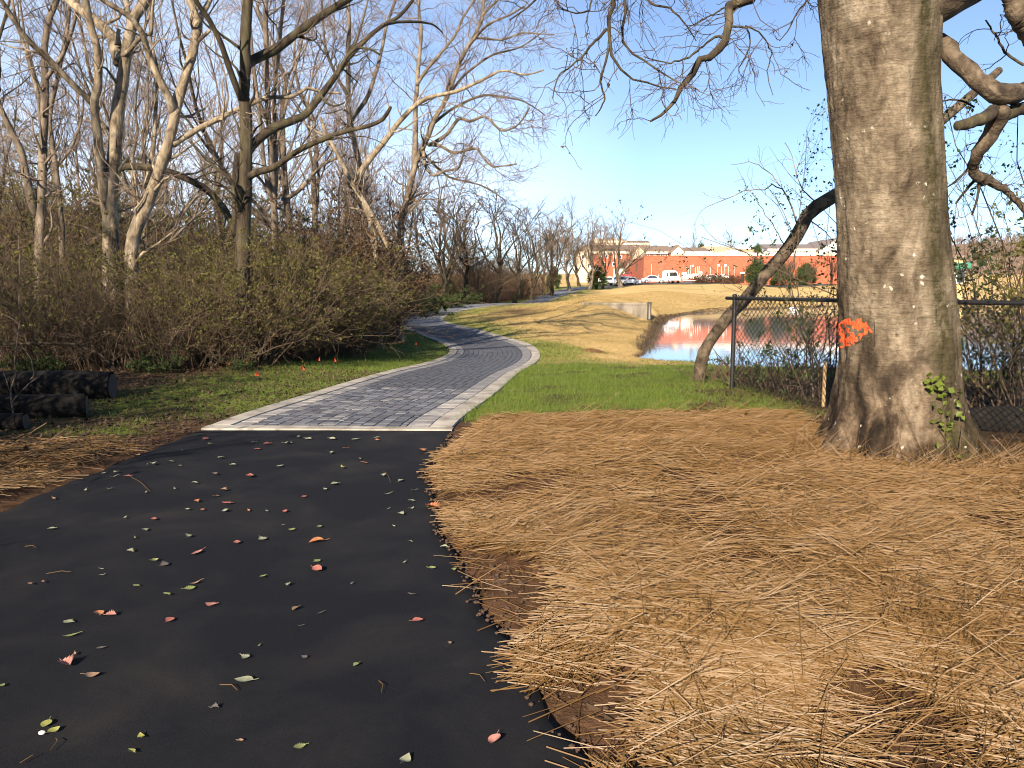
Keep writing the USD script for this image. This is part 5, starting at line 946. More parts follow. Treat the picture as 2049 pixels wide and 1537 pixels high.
P0, R0 = np.stack([x[0] for x in lb]), np.stack([x[1] for x in lb]); rg = np.random.default_rng(91)
l1 = spawn(rg, P0, R0, 2.6, .2, 1, (25, 60), (.3, 1.1), .6, .005, 6, wig=.18); l2 = spawn(rg, *l1, 5.0, .1, 1, (20, 50), (.2, .6), .6, .0034, 4, wig=.2)
br_ = part(ln, 'branches', tubes(P0, R0, 5), '/World/Looks/grey_bark'); part(br_, 'twigs', cat(tubes(*l1, 3), tubes(*l2, 3)), '/World/Looks/twig')

# ------------------------------------------------------------------ chain-link fence
FP = np.array([[q(1470, 600, 13.0)[0], 13.0], [4.62, 9.9], [6.0, 7.9], [7.4, 5.9]])
mat_flat('black_vinyl', (.012, .012, .014), .4)
def fz(x, y): return float(hz(x, y))
ztop = q(1470, 597, 13.0)[2]
fe = thing('chain_link_fence', 'black chain-link fence with top rail between the lawn and the pond', 'fence', (FP[0, 0], FP[0, 1], 0))
fs_ = np.r_[0, np.cumsum(np.linalg.norm(np.diff(FP, axis=0), axis=1))]
def fpt(s): s = np.asarray(s, float); return np.stack([np.interp(s, fs_, FP[:, 0]), np.interp(s, fs_, FP[:, 1])], -1)
for s in (0, fs_[1], fs_[2], fs_[3]):
    x, y = fpt(s); pst = part(fe, 'post', tubes([[x, y, -.25], [x, y, ztop + .03]], [.034, .034], 12, cap=True), '/World/Looks/black_vinyl', smooth=True)
    c_ = trimesh.creation.icosphere(2, .04); c_.apply_scale([1, 1, .6]); c_.apply_translation([x, y, ztop + .045]); part(pst, 'post_cap', c_, '/World/Looks/black_vinyl', smooth=True)
d0 = norm(FP[1] - FP[0]); st_ = np.r_[FP[0] - d0 * .22, ztop]
for a, b_ in [(st_, np.r_[FP[1], ztop]), (np.r_[FP[1], ztop], np.r_[FP[2], ztop]), (np.r_[FP[2], ztop], np.r_[FP[3], ztop])]: part(fe, 'top_rail', tubes([a, (np.array(a) + b_) / 2, b_], [.027] * 3, 10, cap=True), '/World/Looks/black_vinyl', smooth=True)
W_ = .100; nw = int(fs_[-1] / (W_ / 1)); nz = 30; Zb = .03; hstep = (ztop + .055 - Zb) / nz
nj = np.arange(nz + 1); Pw = []
for k in range(nw):
    s = k * W_ + np.where((nj + k * 0) % 2 == 0, 0, W_ / 2) * 1.0; xy = fpt(np.clip(s, 0, fs_[-1])); Pw.append(np.c_[xy, Zb + nj * hstep])
    s = k * W_ + np.where(nj % 2 == 0, 0, -W_ / 2); xy = fpt(np.clip(s, 0, fs_[-1])); Pw.append(np.c_[xy + .003, Zb + nj * hstep])
Pw = np.array(Pw); part(fe, 'chain_link_mesh', tubes(Pw, np.full(Pw.shape[:2], .0062), 3), '/World/Looks/black_vinyl')
for k in range(0, 3):
    x, y = fpt(.0 + .02); zc = .35 + k * .4; c_ = trimesh.creation.cylinder(.037, .03, sections=12); c_.apply_translation([FP[0, 0], FP[0, 1], zc]); part(fe, 'tie_band', c_, '/World/Looks/black_vinyl')
# wooden stake
mat_noise('stake_wood', [(.3, (.30, .19, .09)), (.7, (.46, .31, .16))], 8, 5, .8, stretch=(1, 1, .2))
p = q(1648, 790, 11.2); zt = q(1648, 724, 11.2)[2]
stk = thing('wooden_stake', 'pale wooden survey stake standing just left of the big trunk', 'stake', (p[0], 11.2, 0))
part(stk, 'stake', box(p[0] - .022, p[0] + .022, 11.19, 11.21, -.15, zt), '/World/Looks/stake_wood')
part(stk, 'pointed_top', ([[p[0] - .022, 11.19, zt], [p[0] + .022, 11.19, zt], [p[0] + .022, 11.21, zt], [p[0] - .022, 11.21, zt], [p[0], 11.2, zt + .012]], [[0, 1, 4], [1, 2, 4], [2, 3, 4], [3, 0, 4]]), '/World/Looks/stake_wood')

# saplings and brush along the fence and right of the big tree
for k, (px, D, Ht, nst, lv, lab, leaf) in enumerate([(1478, 13.1, .95, 16, 260, 'cut-back shrub with reddish stubs and small leaves at the fence end post', 'green_leaf'), (1560, 12.6, 1.0, 26, 500, 'bushy sapling clump along the fence between its end post and the stake', 'green_leaf'), (1600, 12.2, 1.6, 12, 420, 'taller sapling with crossing dark stems against the fence', 'green_leaf'), (1640, 11.6, 2.6, 9, 700, 'tall thin sapling with sparse green leaves just left of the big trunk', 'green_leaf'),
        (1672, 12.6, 4.3, 8, 1500, 'leafy sapling whose leaves show beside the big trunk above the leaning tree', 'green_leaf'), (1945, 10.6, 3.6, 18, 3200, 'leafy shrub right of the big trunk with green leaves against the pond', 'green_leaf'), (2010, 10.2, 4.2, 20, 4600, 'tall leafy shrub at the right edge of the photo', 'green_leaf'), (1960, 11.3, 1.2, 36, 500, 'tangled dark brush low behind the big trunk on the right', 'brown_leaf'), (2060, 9.7, 2.6, 26, 3000, 'yellow-green shrub low at the right edge of the photo', 'thicket_leaf'), (1520, 13.0, .6, 24, 150, 'short dry stubs and grass at the foot of the fence', 'brown_leaf'), (1430, 14.6, .55, 26, 120, 'small dry weeds beside the foot of the leaning tree', 'brown_leaf'), (1400, 14.0, .8, 7, 60, 'wispy sapling in front of the leaning tree foot', 'green_leaf')]):
    p = q(px, 800, D); shrub('fence_shrub', lab, (p[0], D, float(gz(p[0], D))), Ht, .45 if Ht < 2 else .6, 400 + k, 'thicket_stem', leaf, nst, lv, (.03, .065), 2.6, 5.0, leaf_low=.25, wmin=.0022, lean=.35)
# vine on the trunk foot
vm = mat_island('vine_leaf', [(0, (.10, .13, .02)), (.5, (.22, .24, .035)), (.8, (.36, .28, .045)), (1, (.45, .26, .05))], .5, .35)
rg = np.random.default_rng(33); vpx = [(1905, 905), (1895, 870), (1880, 850), (1885, 820), (1900, 790), (1890, 765), (1862, 760)]
vs = [on_trunk(*a) for a in vpx]; vs2 = [on_trunk(*a) for a in [(1920, 900), (1925, 850), (1932, 815), (1925, 790)]]
vi = thing('vine', 'yellow-green leaved vine climbing the right foot of the big trunk', 'vine', vs[0])
for s in (vs, vs2): part(vi, 'stem', tubes(resample(s, 16)[0], np.linspace(.005, .002, 16), 5), '/World/Looks/thicket_stem')
for k in range(54):
    px, py = (rg.uniform(1862, 1930), rg.uniform(745, 900)) if k > 14 else (rg.uniform(1850, 1880), rg.uniform(748, 778))
    if px < 1870 and py > 790: px += 30
    part(vi, 'leaf', leaf_mesh(rg, on_trunk(px, py, rg.uniform(.03, .10))[None], (.045, .085), .85, .25, droop=.4), '/World/Looks/vine_leaf')

# ------------------------------------------------------------------ logs
mat_noise('log_bark', [(.3, (.004, .0034, .003)), (.6, (.009, .0075, .0065)), (.8, (.022, .017, .014))], 7, 8, .95, (24, .03), stretch=(.4, 1, 1))
mat_noise('cut_wood', [(.3, (.016, .012, .010)), (.7, (.04, .028, .02))], 9, 6, .9)
def log(label, a, b_, r, seed):
    a, b_ = np.array(a), np.array(b_); h = thing('log', label, 'log', a); P, t = resample([a, a + (b_ - a) * .35 + [0, .02, .01], a + (b_ - a) * .7 + [0, -.02, 0], b_], 24)
    part(h, 'bark', tubes(P, r * (1 + .06 * np.sin(t * 9 + seed)), 20, lump=.07, seed=seed), '/World/Looks/log_bark', smooth=True)
    d = norm(b_ - a)
    for e, s in ((a, -1), (b_, 1)):
        c_ = trimesh.creation.cylinder(r * .84, .03, sections=18); c_.apply_transform(trimesh.geometry.align_vectors([0, 0, 1], d)); c_.apply_translation(e + d * s * .005); part(h, 'cut_face', c_, '/World/Looks/cut_wood')
def gl(px, py, r): p = gpt(px, py, 0); return np.array([p[0], p[1] + r, r * .88])
log('thick dark log lying behind the other at the left edge below the thicket', gl(-160, 806, .24), gl(212, 800, .20), .23, 1)
log('thinner dark log lying in front at the left edge', gl(-160, 852, .17), gl(160, 836, .15), .165, 2)
log('short dark log beneath the front log at the left edge', gl(-200, 868, .11), gl(40, 862, .1), .11, 3)
log('brown log lying on the ground right of the big trunk', np.array([q(1930, 850, 9.6)[0], 9.6, .10]), np.array([q(2200, 850, 9.1)[0], 9.1, .13]), .16, 4)
br = thing('branch', 'bare forked branch leaning upright in front of the dark logs', 'branch', gpt(25, 850, 0))
for pts, a, c in [([(28, 832), (22, 800), (28, 740), (36, 650), (40, 560), (38, 470)], 3.0, 1.2), ([(24, 805), (45, 780), (80, 753)], 3, 1.5), ([(60, 760), (68, 750), (62, 720), (40, 690)], 2.2, 1), ([(24, 800), (12, 760), (0, 728)], 2, 1)]:
    P, R = limb3(pts, a, c, 10.0, 14, .01, 3); part(br, 'stick', tubes(P, np.maximum(R, .004), 6), '/World/Looks/grey_bark')
ar = thing('branch', 'long dark branch arching horizontally before the thicket above the logs', 'branch', q(-60, 690, 13.0)); P, R = limb3([(-60, 690), (0, 689), (60, 687), (140, 688), (180, 698), (205, 712), (235, 745)], 6, 4, 13.2, 20, .01, 5); part(ar, 'stick', tubes(P, R, 8, .2, 2), '/World/Looks/dark_bark', smooth=True)
# marker flags
mat_flat('flag_orange', (.85, .10, .03), .6); fm = usdkit.material(stage, '/World/Looks/flag_cloth', {'p': ('principled_bsdf', {'base_color': (.88, .10, .03), 'roughness': .6}), 't': ('translucent_bsdf', {'color': (.88, .12, .03)}), 'm': ('mix_closure', {'fac': .4})}, [('p.BSDF', 'm.closure1'), ('t.BSDF', 'm.closure2')], surface='m.closure')
for k, (px, py, bpy, lab) in enumerate([(605, 738, 750, 'orange marker flag in the grass, right of the two nearest the viewer'), (517, 749, 764, 'orange marker flag in the grass, nearest to the viewer'), (456, 723, 735, 'orange marker flag at the thicket edge, leftmost of all'), (462, 727, 738, 'orange marker flag close beside the leftmost one'), (492, 727, 738, 'small orange marker flag third from the left at the thicket edge'), (641, 720, 730, 'orange marker flag under the thicket, left of the last two'), (669, 722, 732, 'orange marker flag furthest right under the thicket edge'), (834, 690, 698, 'tiny orange marker flag near the inner bend of the path')]):
    p = gpt(px, bpy, -.03); p[2] = float(gz(p[0], p[1])); zt = q(px, py - 5, p[1])[2] + .02; h = thing('marker_flag', lab, 'flag', p)
    part(h, 'wire_stake', tubes([[p[0], p[1], p[2] - .1], [p[0] + .01, p[1], (p[2] + zt) / 2], [p[0], p[1], zt]], [.003] * 3, 5), '/World/Looks/dark_metal')
    w, hh = .075, .10; X, Z_ = np.meshgrid(np.linspace(0, w, 5), np.linspace(0, -hh, 4)); sg = -1 if k % 2 else 1; Xd = X * (.75 + .1 * np.sin(k)) * sg; Yd = .02 * np.sin(X * 60 + k); part(h, 'flag', gridmesh(p[0] + Xd * (.35 - .65 * Z_ / .10), p[1] + Yd, zt + Z_ * (1 - X * 4) - X * .3), '/World/Looks/flag_cloth', smooth=True)
# small mound of fresh soil by the pond corner, a goose on the water
p = q(1190, 718, 27.5); X, Y = np.meshgrid(np.linspace(-.6, .6, 36), np.linspace(-.4, .4, 26)); rr = np.hypot(X / .55, Y / .36); zz = np.clip(1 - rr, 0, 1) ** .8 * .17; zz = zz * (.7 + .7 * meshkit.fbm(np.stack([X * 7, Y * 7, 0 * X], -1), 4, 3))
mat_noise('fresh_soil', [(.3, (.05, .024, .012)), (.7, (.15, .075, .035))], 12, 6, .95, (40, .02)); solo('soil_mound', gridmesh(p[0] + X, p[1] + Y, hz(p[0] + X, p[1] + Y) + zz - .02), '/World/Looks/fresh_soil', 'small mound of fresh brown soil on the lawn left of the pond corner', 'soil mound', smooth=True)
p = q(1588, 612, 88.0); wz = WATER; gs = thing('goose', 'white and dark goose on the pond seen through the fence', 'goose', (p[0], 88, wz), 0.0, 1.5)
import manifold3d as m3d
def hull_chain(js):
    S = [m3d.Manifold.sphere(r, 20).translate(list(map(float, c))) for c, r in js]; out = m3d.Manifold()
    for a, b_ in zip(S[:-1], S[1:]): out = out + m3d.Manifold.batch_hull([a, b_])
    return out
part(gs, 'body', hull_chain([((.42, 0, .20), .03), ((.28, 0, .14), .11), ((.0, 0, .12), .16), ((-.2, 0, .14), .12)]), '/World/Looks/white_paint', smooth=True, local=True)
part(gs, 'neck_and_head', hull_chain([((-.22, 0, .16), .07), ((-.30, 0, .30), .045), ((-.28, 0, .44), .04), ((-.33, 0, .48), .045), ((-.42, 0, .46), .015)]), '/World/Looks/dark_metal', smooth=True, local=True)
part(gs, 'wing', hull_chain([((-.1, -.12, .17), .06), ((.18, -.11, .19), .05), ((.38, -.05, .23), .02)]), '/World/Looks/grey_roof', smooth=True, local=True)

# ------------------------------------------------------------------ straw
mat_island('straw', [(0, (.14, .08, .028)), (.09, (.38, .225, .072)), (.28, (.62, .39, .13)), (.6, (.77, .50, .18)), (.86, (.86, .61, .26)), (.94, (.50, .40, .25)), (1, (.88, .70, .40))], .5, .18, spec=.4)
rg = np.random.default_rng(44)
def straw(n, bounds, dens_fn, L=(.10, .44), wid=(.0011, .0028)):
    x = rg.uniform(bounds[0], bounds[1], n); y = rg.uniform(bounds[2], bounds[3], n)
    k = rg.uniform(0, 1, n) < straw_mask(x, y) * dens_fn(x, y); x, y = x[k], y[k]; n = len(x)
    p2 = np.stack([x * .8, y * 1.0, 0 * x], -1)
    ang = (meshkit.fbm(p2 * 1.6, 2, 51) - .5) * 3.4 + rg.normal(size=n) * .62 + np.where(rg.uniform(size=n) < .28, rg.uniform(0, np.pi, n), 0)
    tilt = rg.normal(size=n) * .075 + np.where(rg.uniform(size=n) < .05, rg.uniform(.1, .6, n), 0)
    ln = rg.uniform(*L, n); d = np.stack([np.cos(ang) * np.cos(tilt), np.sin(ang) * np.cos(tilt), np.sin(tilt)], -1)
    z = hz(x, y) + bumps(x, y) + .008 + rg.uniform(0, 1, n) ** 1.3 * .03 + np.abs(np.sin(tilt)) * ln * .5
    c = np.stack([x, y, z], -1); side = np.stack([-np.sin(ang), np.cos(ang), 0 * ang], -1)
    bend = (side * rg.normal(size=(n, 1)) * .05 + np.array([0, 0, -1.0]) * rg.uniform(0, .06, (n, 1))) * ln[:, None]
    P = np.stack([c - d * ln[:, None] / 2 + bend, c, c + d * ln[:, None] / 2 + bend], 1)
    zb = hz(P[:, ::2, 0], P[:, ::2, 1]) + bumps(P[:, ::2, 0], P[:, ::2, 1]) + .006; P[:, ::2, 2] = np.maximum(P[:, ::2, 2], np.where(asphalt_d(P[:, ::2, 0], P[:, ::2, 1]) > 0, .025, zb))
    w = rg.uniform(*wid, n)[:, None] * np.array([[1, 1, .7]])
    k = rg.uniform(size=n) < .4
    return cat(tubes(P[k], w[k], 3), tubes(P[~k][:, [0, 2]], w[~k][:, [0, 2]], 3))
near = straw(100000, (-1.2, 4.4, 2.4, 6.0), lambda x, y: np.where(x < .3 + y * .75, 1.0, 0)); far_ = straw(86000, (-1.2, 6.6, 6.0, 10.2), lambda x, y: np.where(x < .8 + y * .72, .85, 0), (.12, .44), (.0014, .0032)); lft = straw(14000, (-6.5, -2.8, 6.0, 9.4), lambda x, y: .8 + 0 * x, (.12, .4), (.0014, .0034))
solo('straw', cat(near, far_), '/World/Looks/straw', 'golden straw mulch spread over the soil right of the asphalt path', 'straw', kind='stuff')
solo('straw', lft, '/World/Looks/straw', 'narrow bed of golden straw along the left edge of the asphalt', 'straw', kind='stuff')
# longer upright straws round the big tree's roots
n = 420; a = rg.uniform(-3.5, -.3, n); z0 = np.zeros(n); base = trunk_p(a, z0, .03 + rg.uniform(0, .35, n)); d = norm(np.stack([rg.normal(size=n) * .6, rg.normal(size=n) * .5 - .2, rg.uniform(.25, 1.0, n)], -1)); ln_ = rg.uniform(.12, .42, n)[:, None]
P = np.stack([base + [0, 0, .0], base + d * ln_ * .5, base + d * ln_ + np.array([0, 0, -.02])], 1); solo('dry_stalks', tubes(P, np.tile([.0026, .0022, .0014], (n, 1)), 3), '/World/Looks/straw', 'dry straw stalks sticking up round the roots of the big tree', 'straw', kind='stuff')

# ------------------------------------------------------------------ grass, litter
mat_island('grass_blade', [(0, (.09, .13, .02)), (.4, (.18, .25, .036)), (.75, (.27, .34, .058)), (.92, (.34, .34, .08)), (1, (.38, .30, .12))], .6, .35)
mat_island('dry_blade', [(0, (.30, .22, .09)), (.5, (.48, .345, .15)), (.85, (.60, .44, .21)), (1, (.34, .32, .11))], .75, .3)
def blades(x, y, h, w, rg, lean=.45):
    n = len(x); z = gz(x, y) - .005; a = rg.uniform(0, 2 * np.pi, n); s = np.stack([np.cos(a), np.sin(a), 0 * a], -1) * w[:, None] / 2; d = np.stack([rg.normal(size=n) * lean, rg.normal(size=n) * lean, np.ones(n)], -1) * h[:, None]
    b0 = np.stack([x, y, z], -1); V = np.stack([b0 - s, b0 + s, b0 + d * .55 + s * .7, b0 + d * .55 - s * .7, b0 + d * np.array([1.35, 1.35, .95])], 1).reshape(-1, 3); o = (np.arange(n) * 5)[:, None]
    return V, np.concatenate([o + [0, 1, 2], o + [0, 2, 3], o + [3, 2, 4]])
from scipy.interpolate import RegularGridInterpolator
gi = RegularGridInterpolator((gy, gx), green, bounds_error=False, fill_value=0); ti = RegularGridInterpolator((gy, gx), tan * (1 - green) * (1 - soil), bounds_error=False, fill_value=0)
def scatter(n, b_, fn, rg, pw=1.0):
    x, y = rg.uniform(b_[0], b_[1], n), rg.uniform(b_[2], b_[3], n); m = fn(np.stack([y, x], -1)) ** pw
    ok = (rg.uniform(size=n) < m) & (_ptree.query(np.stack([x, y], -1))[0] > HALF - .08 * rg.uniform(size=n) ** 3) & (asphalt_d(x, y) < -.05) & (~shapely.contains_xy(POND, x, y)); return x[ok], y[ok]
rg = np.random.default_rng(45)
x, y = scatter(90000, (-1.5, 9, 9.6, 17), gi, rg); x2, y2 = scatter(60000, (-1, 12, 17, 29), gi, rg); x3, y3 = scatter(60000, (-8.5, -.5, 8.6, 24), gi, rg); x4, y4 = scatter(26000, (-9, 6, 24, 62), gi, rg)
hgt = lambda n, a, b_: rg.uniform(a, b_, n)
solo('grass', blades(np.r_[x, x2], np.r_[y, y2], np.r_[hgt(len(x), .035, .10), hgt(len(x2), .05, .11)], np.r_[np.full(len(x), .006), np.full(len(x2), .011)], rg), '/World/Looks/grass_blade', 'short green grass on the lawn between the straw and the pond', 'grass', kind='stuff')
solo('grass', blades(np.r_[x3, x4], np.r_[y3, y4], np.r_[hgt(len(x3), .03, .09), hgt(len(x4), .04, .10)], np.r_[np.full(len(x3), .007), np.full(len(x4), .018)], rg), '/World/Looks/grass_blade', 'short green grass on the verges beside the paver path', 'grass', kind='stuff')
x, y = scatter(90000, (-4, 10, 24, 62), ti, rg); x2, y2 = scatter(70000, (-2, 40, 60, 120), ti, rg)
solo('dry_turf', blades(np.r_[x, x2], np.r_[y, y2], np.r_[hgt(len(x), .03, .08), hgt(len(x2), .05, .11)], np.r_[np.full(len(x), .016), np.full(len(x2), .05)], rg, .8), '/World/Looks/dry_blade', 'tan dormant turf on the slopes round the pond', 'grass', kind='stuff')
# reeds and dead grass on the pond bank
mat_island('bank_reed', [(0, (.05, .035, .022)), (.6, (.13, .09, .05)), (1, (.24, .17, .09))], .85)
ei = rg.integers(0, len(_pd), 26000); xy = _pd[ei] + rg.normal(size=(26000, 2)) * np.where((_pd[ei][:, 1] < 62) & (_pd[ei][:, 0] < 11), .2, .09)[:, None]; ok = (xy[:, 1] < 140) & ((xy[:, 1] > 31) | (xy[:, 0] > 9)) & (xy[:, 0] < 60); xy = xy[ok]; n = len(xy); V, f = blades(xy[:, 0], xy[:, 1], np.where((xy[:, 1] < 62) & (xy[:, 0] < 11), rg.uniform(.08, .3, n), rg.uniform(.03, .12, n)), np.clip(xy[:, 1] / 2400, .01, .05), rg, .4)
z_fix = np.repeat(np.maximum(gz(xy[:, 0], xy[:, 1]), WATER - .02) - gz(xy[:, 0], xy[:, 1]), 5); V[:, 2] += z_fix; solo('bank_grass', (V, f), '/World/Looks/bank_reed', 'dark dead grass fringing the pond bank', 'grass', kind='stuff')
# leaf litter on the soil at the left and round the fence
def litter(n, b_, fn, size, rg):
    x, y = rg.uniform(b_[0], b_[1], n), rg.uniform(b_[2], b_[3], n); ok = fn(x, y) & (_ptree.query(np.stack([x, y], -1))[0] > HALF + .02) & (asphalt_d(x, y) < .0); x, y = x[ok], y[ok]; return leaf_mesh(rg, np.stack([x, y, gz(x, y) + .012], -1), size, .7, .35, flat=.75)
mat_island('litter_leaf', [(0, (.05, .030, .017)), (.5, (.12, .072, .038)), (.8, (.20, .13, .075)), (.93, (.30, .22, .15)), (1, (.40, .34, .26))], .8)
solo('leaf_litter', litter(16000, (-9, -2.2, 7.5, 18), lambda x, y: x < 10, (.03, .09), rg), '/World/Looks/litter_leaf', 'brown leaf litter on the ground left of the path', 'leaf litter', kind='stuff')
solo('leaf_litter', litter(5000, (2.0, 7.5, 8.8, 14.5), lambda x, y: (x > 2.6), (.03, .08), rg), '/World/Looks/litter_leaf', 'brown leaf litter under the fence behind the big tree', 'leaf litter', kind='stuff')
solo('leaf_litter', litter(2600, (-1.2, 5, 2.6, 9.2), lambda x, y: (x < 5) & (rg.uniform(size=len(x)) < np.where(straw_mask(x, y) < .1, 1, .3)), (.03, .08), rg), '/World/Looks/litter_leaf', 'scattered brown leaves caught in the straw', 'leaf litter', kind='stuff')
# pebbles and crumbs of soil along the right asphalt edge
n = 900; y = rg.uniform(2.6, 9.2, n); x = right_x(y) + np.abs(rg.normal(size=n)) * .22 - .06; ico = trimesh.creation.icosphere(0, 1.0); S = rg.uniform(.003, .014, n); V = (ico.vertices[None] * S[:, None, None] * np.array([1, 1, .7]) + np.stack([x, y, np.maximum(gz(x, y), np.where(asphalt_d(x, y) > 0, .02, -1)) + S * .4], -1)[:, None]).reshape(-1, 3)
mat_island('crumb', [(0, (.05, .03, .02)), (.7, (.13, .08, .05)), (1, (.30, .26, .22))], .95); solo('soil_crumbs', (V, (ico.faces[None] + (np.arange(n) * 12)[:, None, None]).reshape(-1, 3)), '/World/Looks/crumb', 'crumbs of soil and grit along the right asphalt edge', 'gravel', kind='stuff')

# ------------------------------------------------------------------ single leaves on the asphalt
LC = {'red': (.23, .08, .066), 'orange': (.30, .12, .055), 'pink': (.28, .125, .105), 'green': (.14, .16, .06), 'pale': (.17, .18, .125), 'yellow': (.20, .205, .055), 'brown': (.18, .115, .075), 'dark': (.075, .065, .06)}
for k, c in LC.items(): mat_flat('fallen_leaf_' + k, c, .6, var=.25, scale=40)
def leaf_shape(kind, L, rg):
    """outline in the xy plane along +x, curled in z"""
    if kind == 'oval': t = np.linspace(0, 1, 9); w = .34 * np.sin(np.pi * t ** .8) ** .9
    elif kind == 'long': t = np.linspace(0, 1, 9); w = .19 * np.sin(np.pi * t ** .85)
    else: t = np.linspace(0, 1, 13); w = np.array([.02, .25, .16, .42, .24, .55, .32, .48, .26, .36, .16, .14, 0])
    c1, c2 = rg.uniform(.1, .9), rg.uniform(.1, 1.0); x = t * L; up = c1 * L * (t - .5) ** 2
    V = np.concatenate([np.stack([x, w * L, up + c2 * w * L], -1), np.stack([x, 0 * x, up], -1), np.stack([x, -w * L, up + c2 * w * L * rg.uniform(.3, 1)], -1)]); n = len(t)
    f = [[a * n + i, (a + 1) * n + i, (a + 1) * n + i + 1, a * n + i + 1] for a in (0, 1) for i in range(n - 1)]
    V, f = vf((V, f)); stv, stf = tubes([[-.28 * L, .02 * L, .06 * L + up[0]], [0, 0, up[0]], [.2 * L, 0, up[2]]], [.0012] * 3, 4)
    V, f = cat((V, f), (stv, stf)); V[:, 2] -= V[:, 2].min(); return V, f
def lside(px, py):
    f = (px - np.interp(py, [862, 1030, 1537], [400, 0, -800])) / (np.interp(py, [862, 950, 1100, 1537], [905, 850, 895, 1165]) - np.interp(py, [862, 1030, 1537], [400, 0, -800])); b_ = 'close to the paver path' if py < 905 else 'in the upper part' if py < 990 else 'in the middle' if py < 1150 else 'low down'
    return b_ + ', ' + ('far left' if f < .25 else 'left of centre' if f < .5 else 'right of centre' if f < .75 else 'by the right edge')
def put_leaf(px, py, kind, col, Lpx, label, group=None):
    p = gpt(px, py, .015); D = p[1]; L = Lpx * D / F; V, f = leaf_shape(kind, L, rg); a = rg.uniform(0, 2 * np.pi); ca, sa = np.cos(a), np.sin(a); V = V - [L * .5, 0, 0]; V = np.stack([V[:, 0] * ca - V[:, 1] * sa, V[:, 0] * sa + V[:, 1] * ca, V[:, 2]], -1)
    h = solo('fallen_leaf', (V + [p[0], p[1], .022 if py > 880 else .022], f), '/World/Looks/fallen_leaf_' + col, label, 'leaf', group, smooth=True)
single = [(488, 1365, 'oval', 'pale', 42, 'large pale green leaf with curled tip, biggest in the lower middle of the asphalt'), (132, 1333, 'lobed', 'pink', 34, 'pinkish lobed leaf with upright stem near the lower left of the asphalt'), (185, 1355, 'oval', 'brown', 30, 'dull brown oval leaf just right of the pink lobed leaf'), (92, 1452, 'oval', 'yellow', 32, 'yellow-green leaf lying behind another at the bottom left'), (108, 1465, 'oval', 'yellow', 28, 'yellow-green leaf next to a white pebble at the bottom left'), (282, 1477, 'oval', 'yellow', 22, 'bright yellow-green leaf near the bottom, upper of a pair'), (263, 1507, 'oval', 'yellow', 22, 'bright yellow-green leaf near the bottom, lower of a pair'), (599, 1497, 'lobed', 'green', 26, 'dark green rounded leaf near the bottom centre of the asphalt'), (812, 1525, 'oval', 'pale', 36, 'pale green leaf cut by the bottom edge of the photo'), (988, 1488, 'oval', 'pink', 40, 'salmon curled leaf on the soil edge at the bottom right of the asphalt'),
    (492, 1318, 'lobed', 'pale', 20, 'small pale leaf with pointed stem above the large pale green leaf'), (712, 1334, 'oval', 'green', 18, 'small green leaf alone in the lower middle right'), (634, 1086, 'oval', 'orange', 34, 'orange curled leaf in the middle of the asphalt'), (635, 1143, 'oval', 'red', 28, 'salmon red leaf below the orange curled leaf'), (591, 1221, 'oval', 'brown', 22, 'tan folded leaf in the middle right of the asphalt'), (836, 1244, 'oval', 'red', 24, 'coral leaf lying alone near the right asphalt edge'), (198, 1231, 'oval', 'orange', 30, 'orange leaf of a touching pair at the middle left'), (222, 1234, 'lobed', 'pink', 22, 'mauve lobed leaf of a touching pair at the middle left'), (341, 1244, 'oval', 'red', 24, 'small red leaf right of the touching pair'), (422, 1212, 'lobed', 'pink', 24, 'pink star-shaped leaf in the centre left of the asphalt'), (136, 1247, 'lobed', 'pale', 22, 'pale leaf standing up at the middle left, below the touching pair'), (140, 1275, 'long', 'green', 30, 'slim green leaf at the middle left'), (393, 1109, 'long', 'pink', 34, 'long mauve leaf with raised stem left of the asphalt centre'), (474, 1088, 'oval', 'red', 22, 'dark red leaf right of the long mauve leaf'), (526, 1081, 'lobed', 'pale', 20, 'whitish leaf left of the orange curled leaf'), (380, 1180, 'lobed', 'green', 22, 'green leaf under a brown one in the centre left'), (388, 1170, 'long', 'brown', 26, 'brown curled leaf over a green one in the centre left'), (333, 1192, 'oval', 'green', 20, 'small green leaf left of the pink star-shaped leaf'), (500, 955, 'oval', 'red', 24, 'bright red leaf in the upper middle of the asphalt'), (846, 904, 'oval', 'orange', 22, 'orange leaf by the straw at the upper right asphalt edge'), (865, 1018, 'lobed', 'orange', 34, 'rust oak leaf on the right asphalt edge'), (686, 937, 'long', 'yellow', 20, 'yellowish leaf right of the red one'), (727, 927, 'long', 'orange', 22, 'tan orange leaf in the upper right of the asphalt'), (308, 1041, 'oval', 'red', 18, 'small red leaf at the upper left of the asphalt'), (453, 1010, 'oval', 'red', 22, 'red curled leaf above the long mauve leaf'), (822, 1192, 'long', 'dark', 18, 'dark bark chip near the right asphalt edge')]
for a in single: put_leaf(*a)
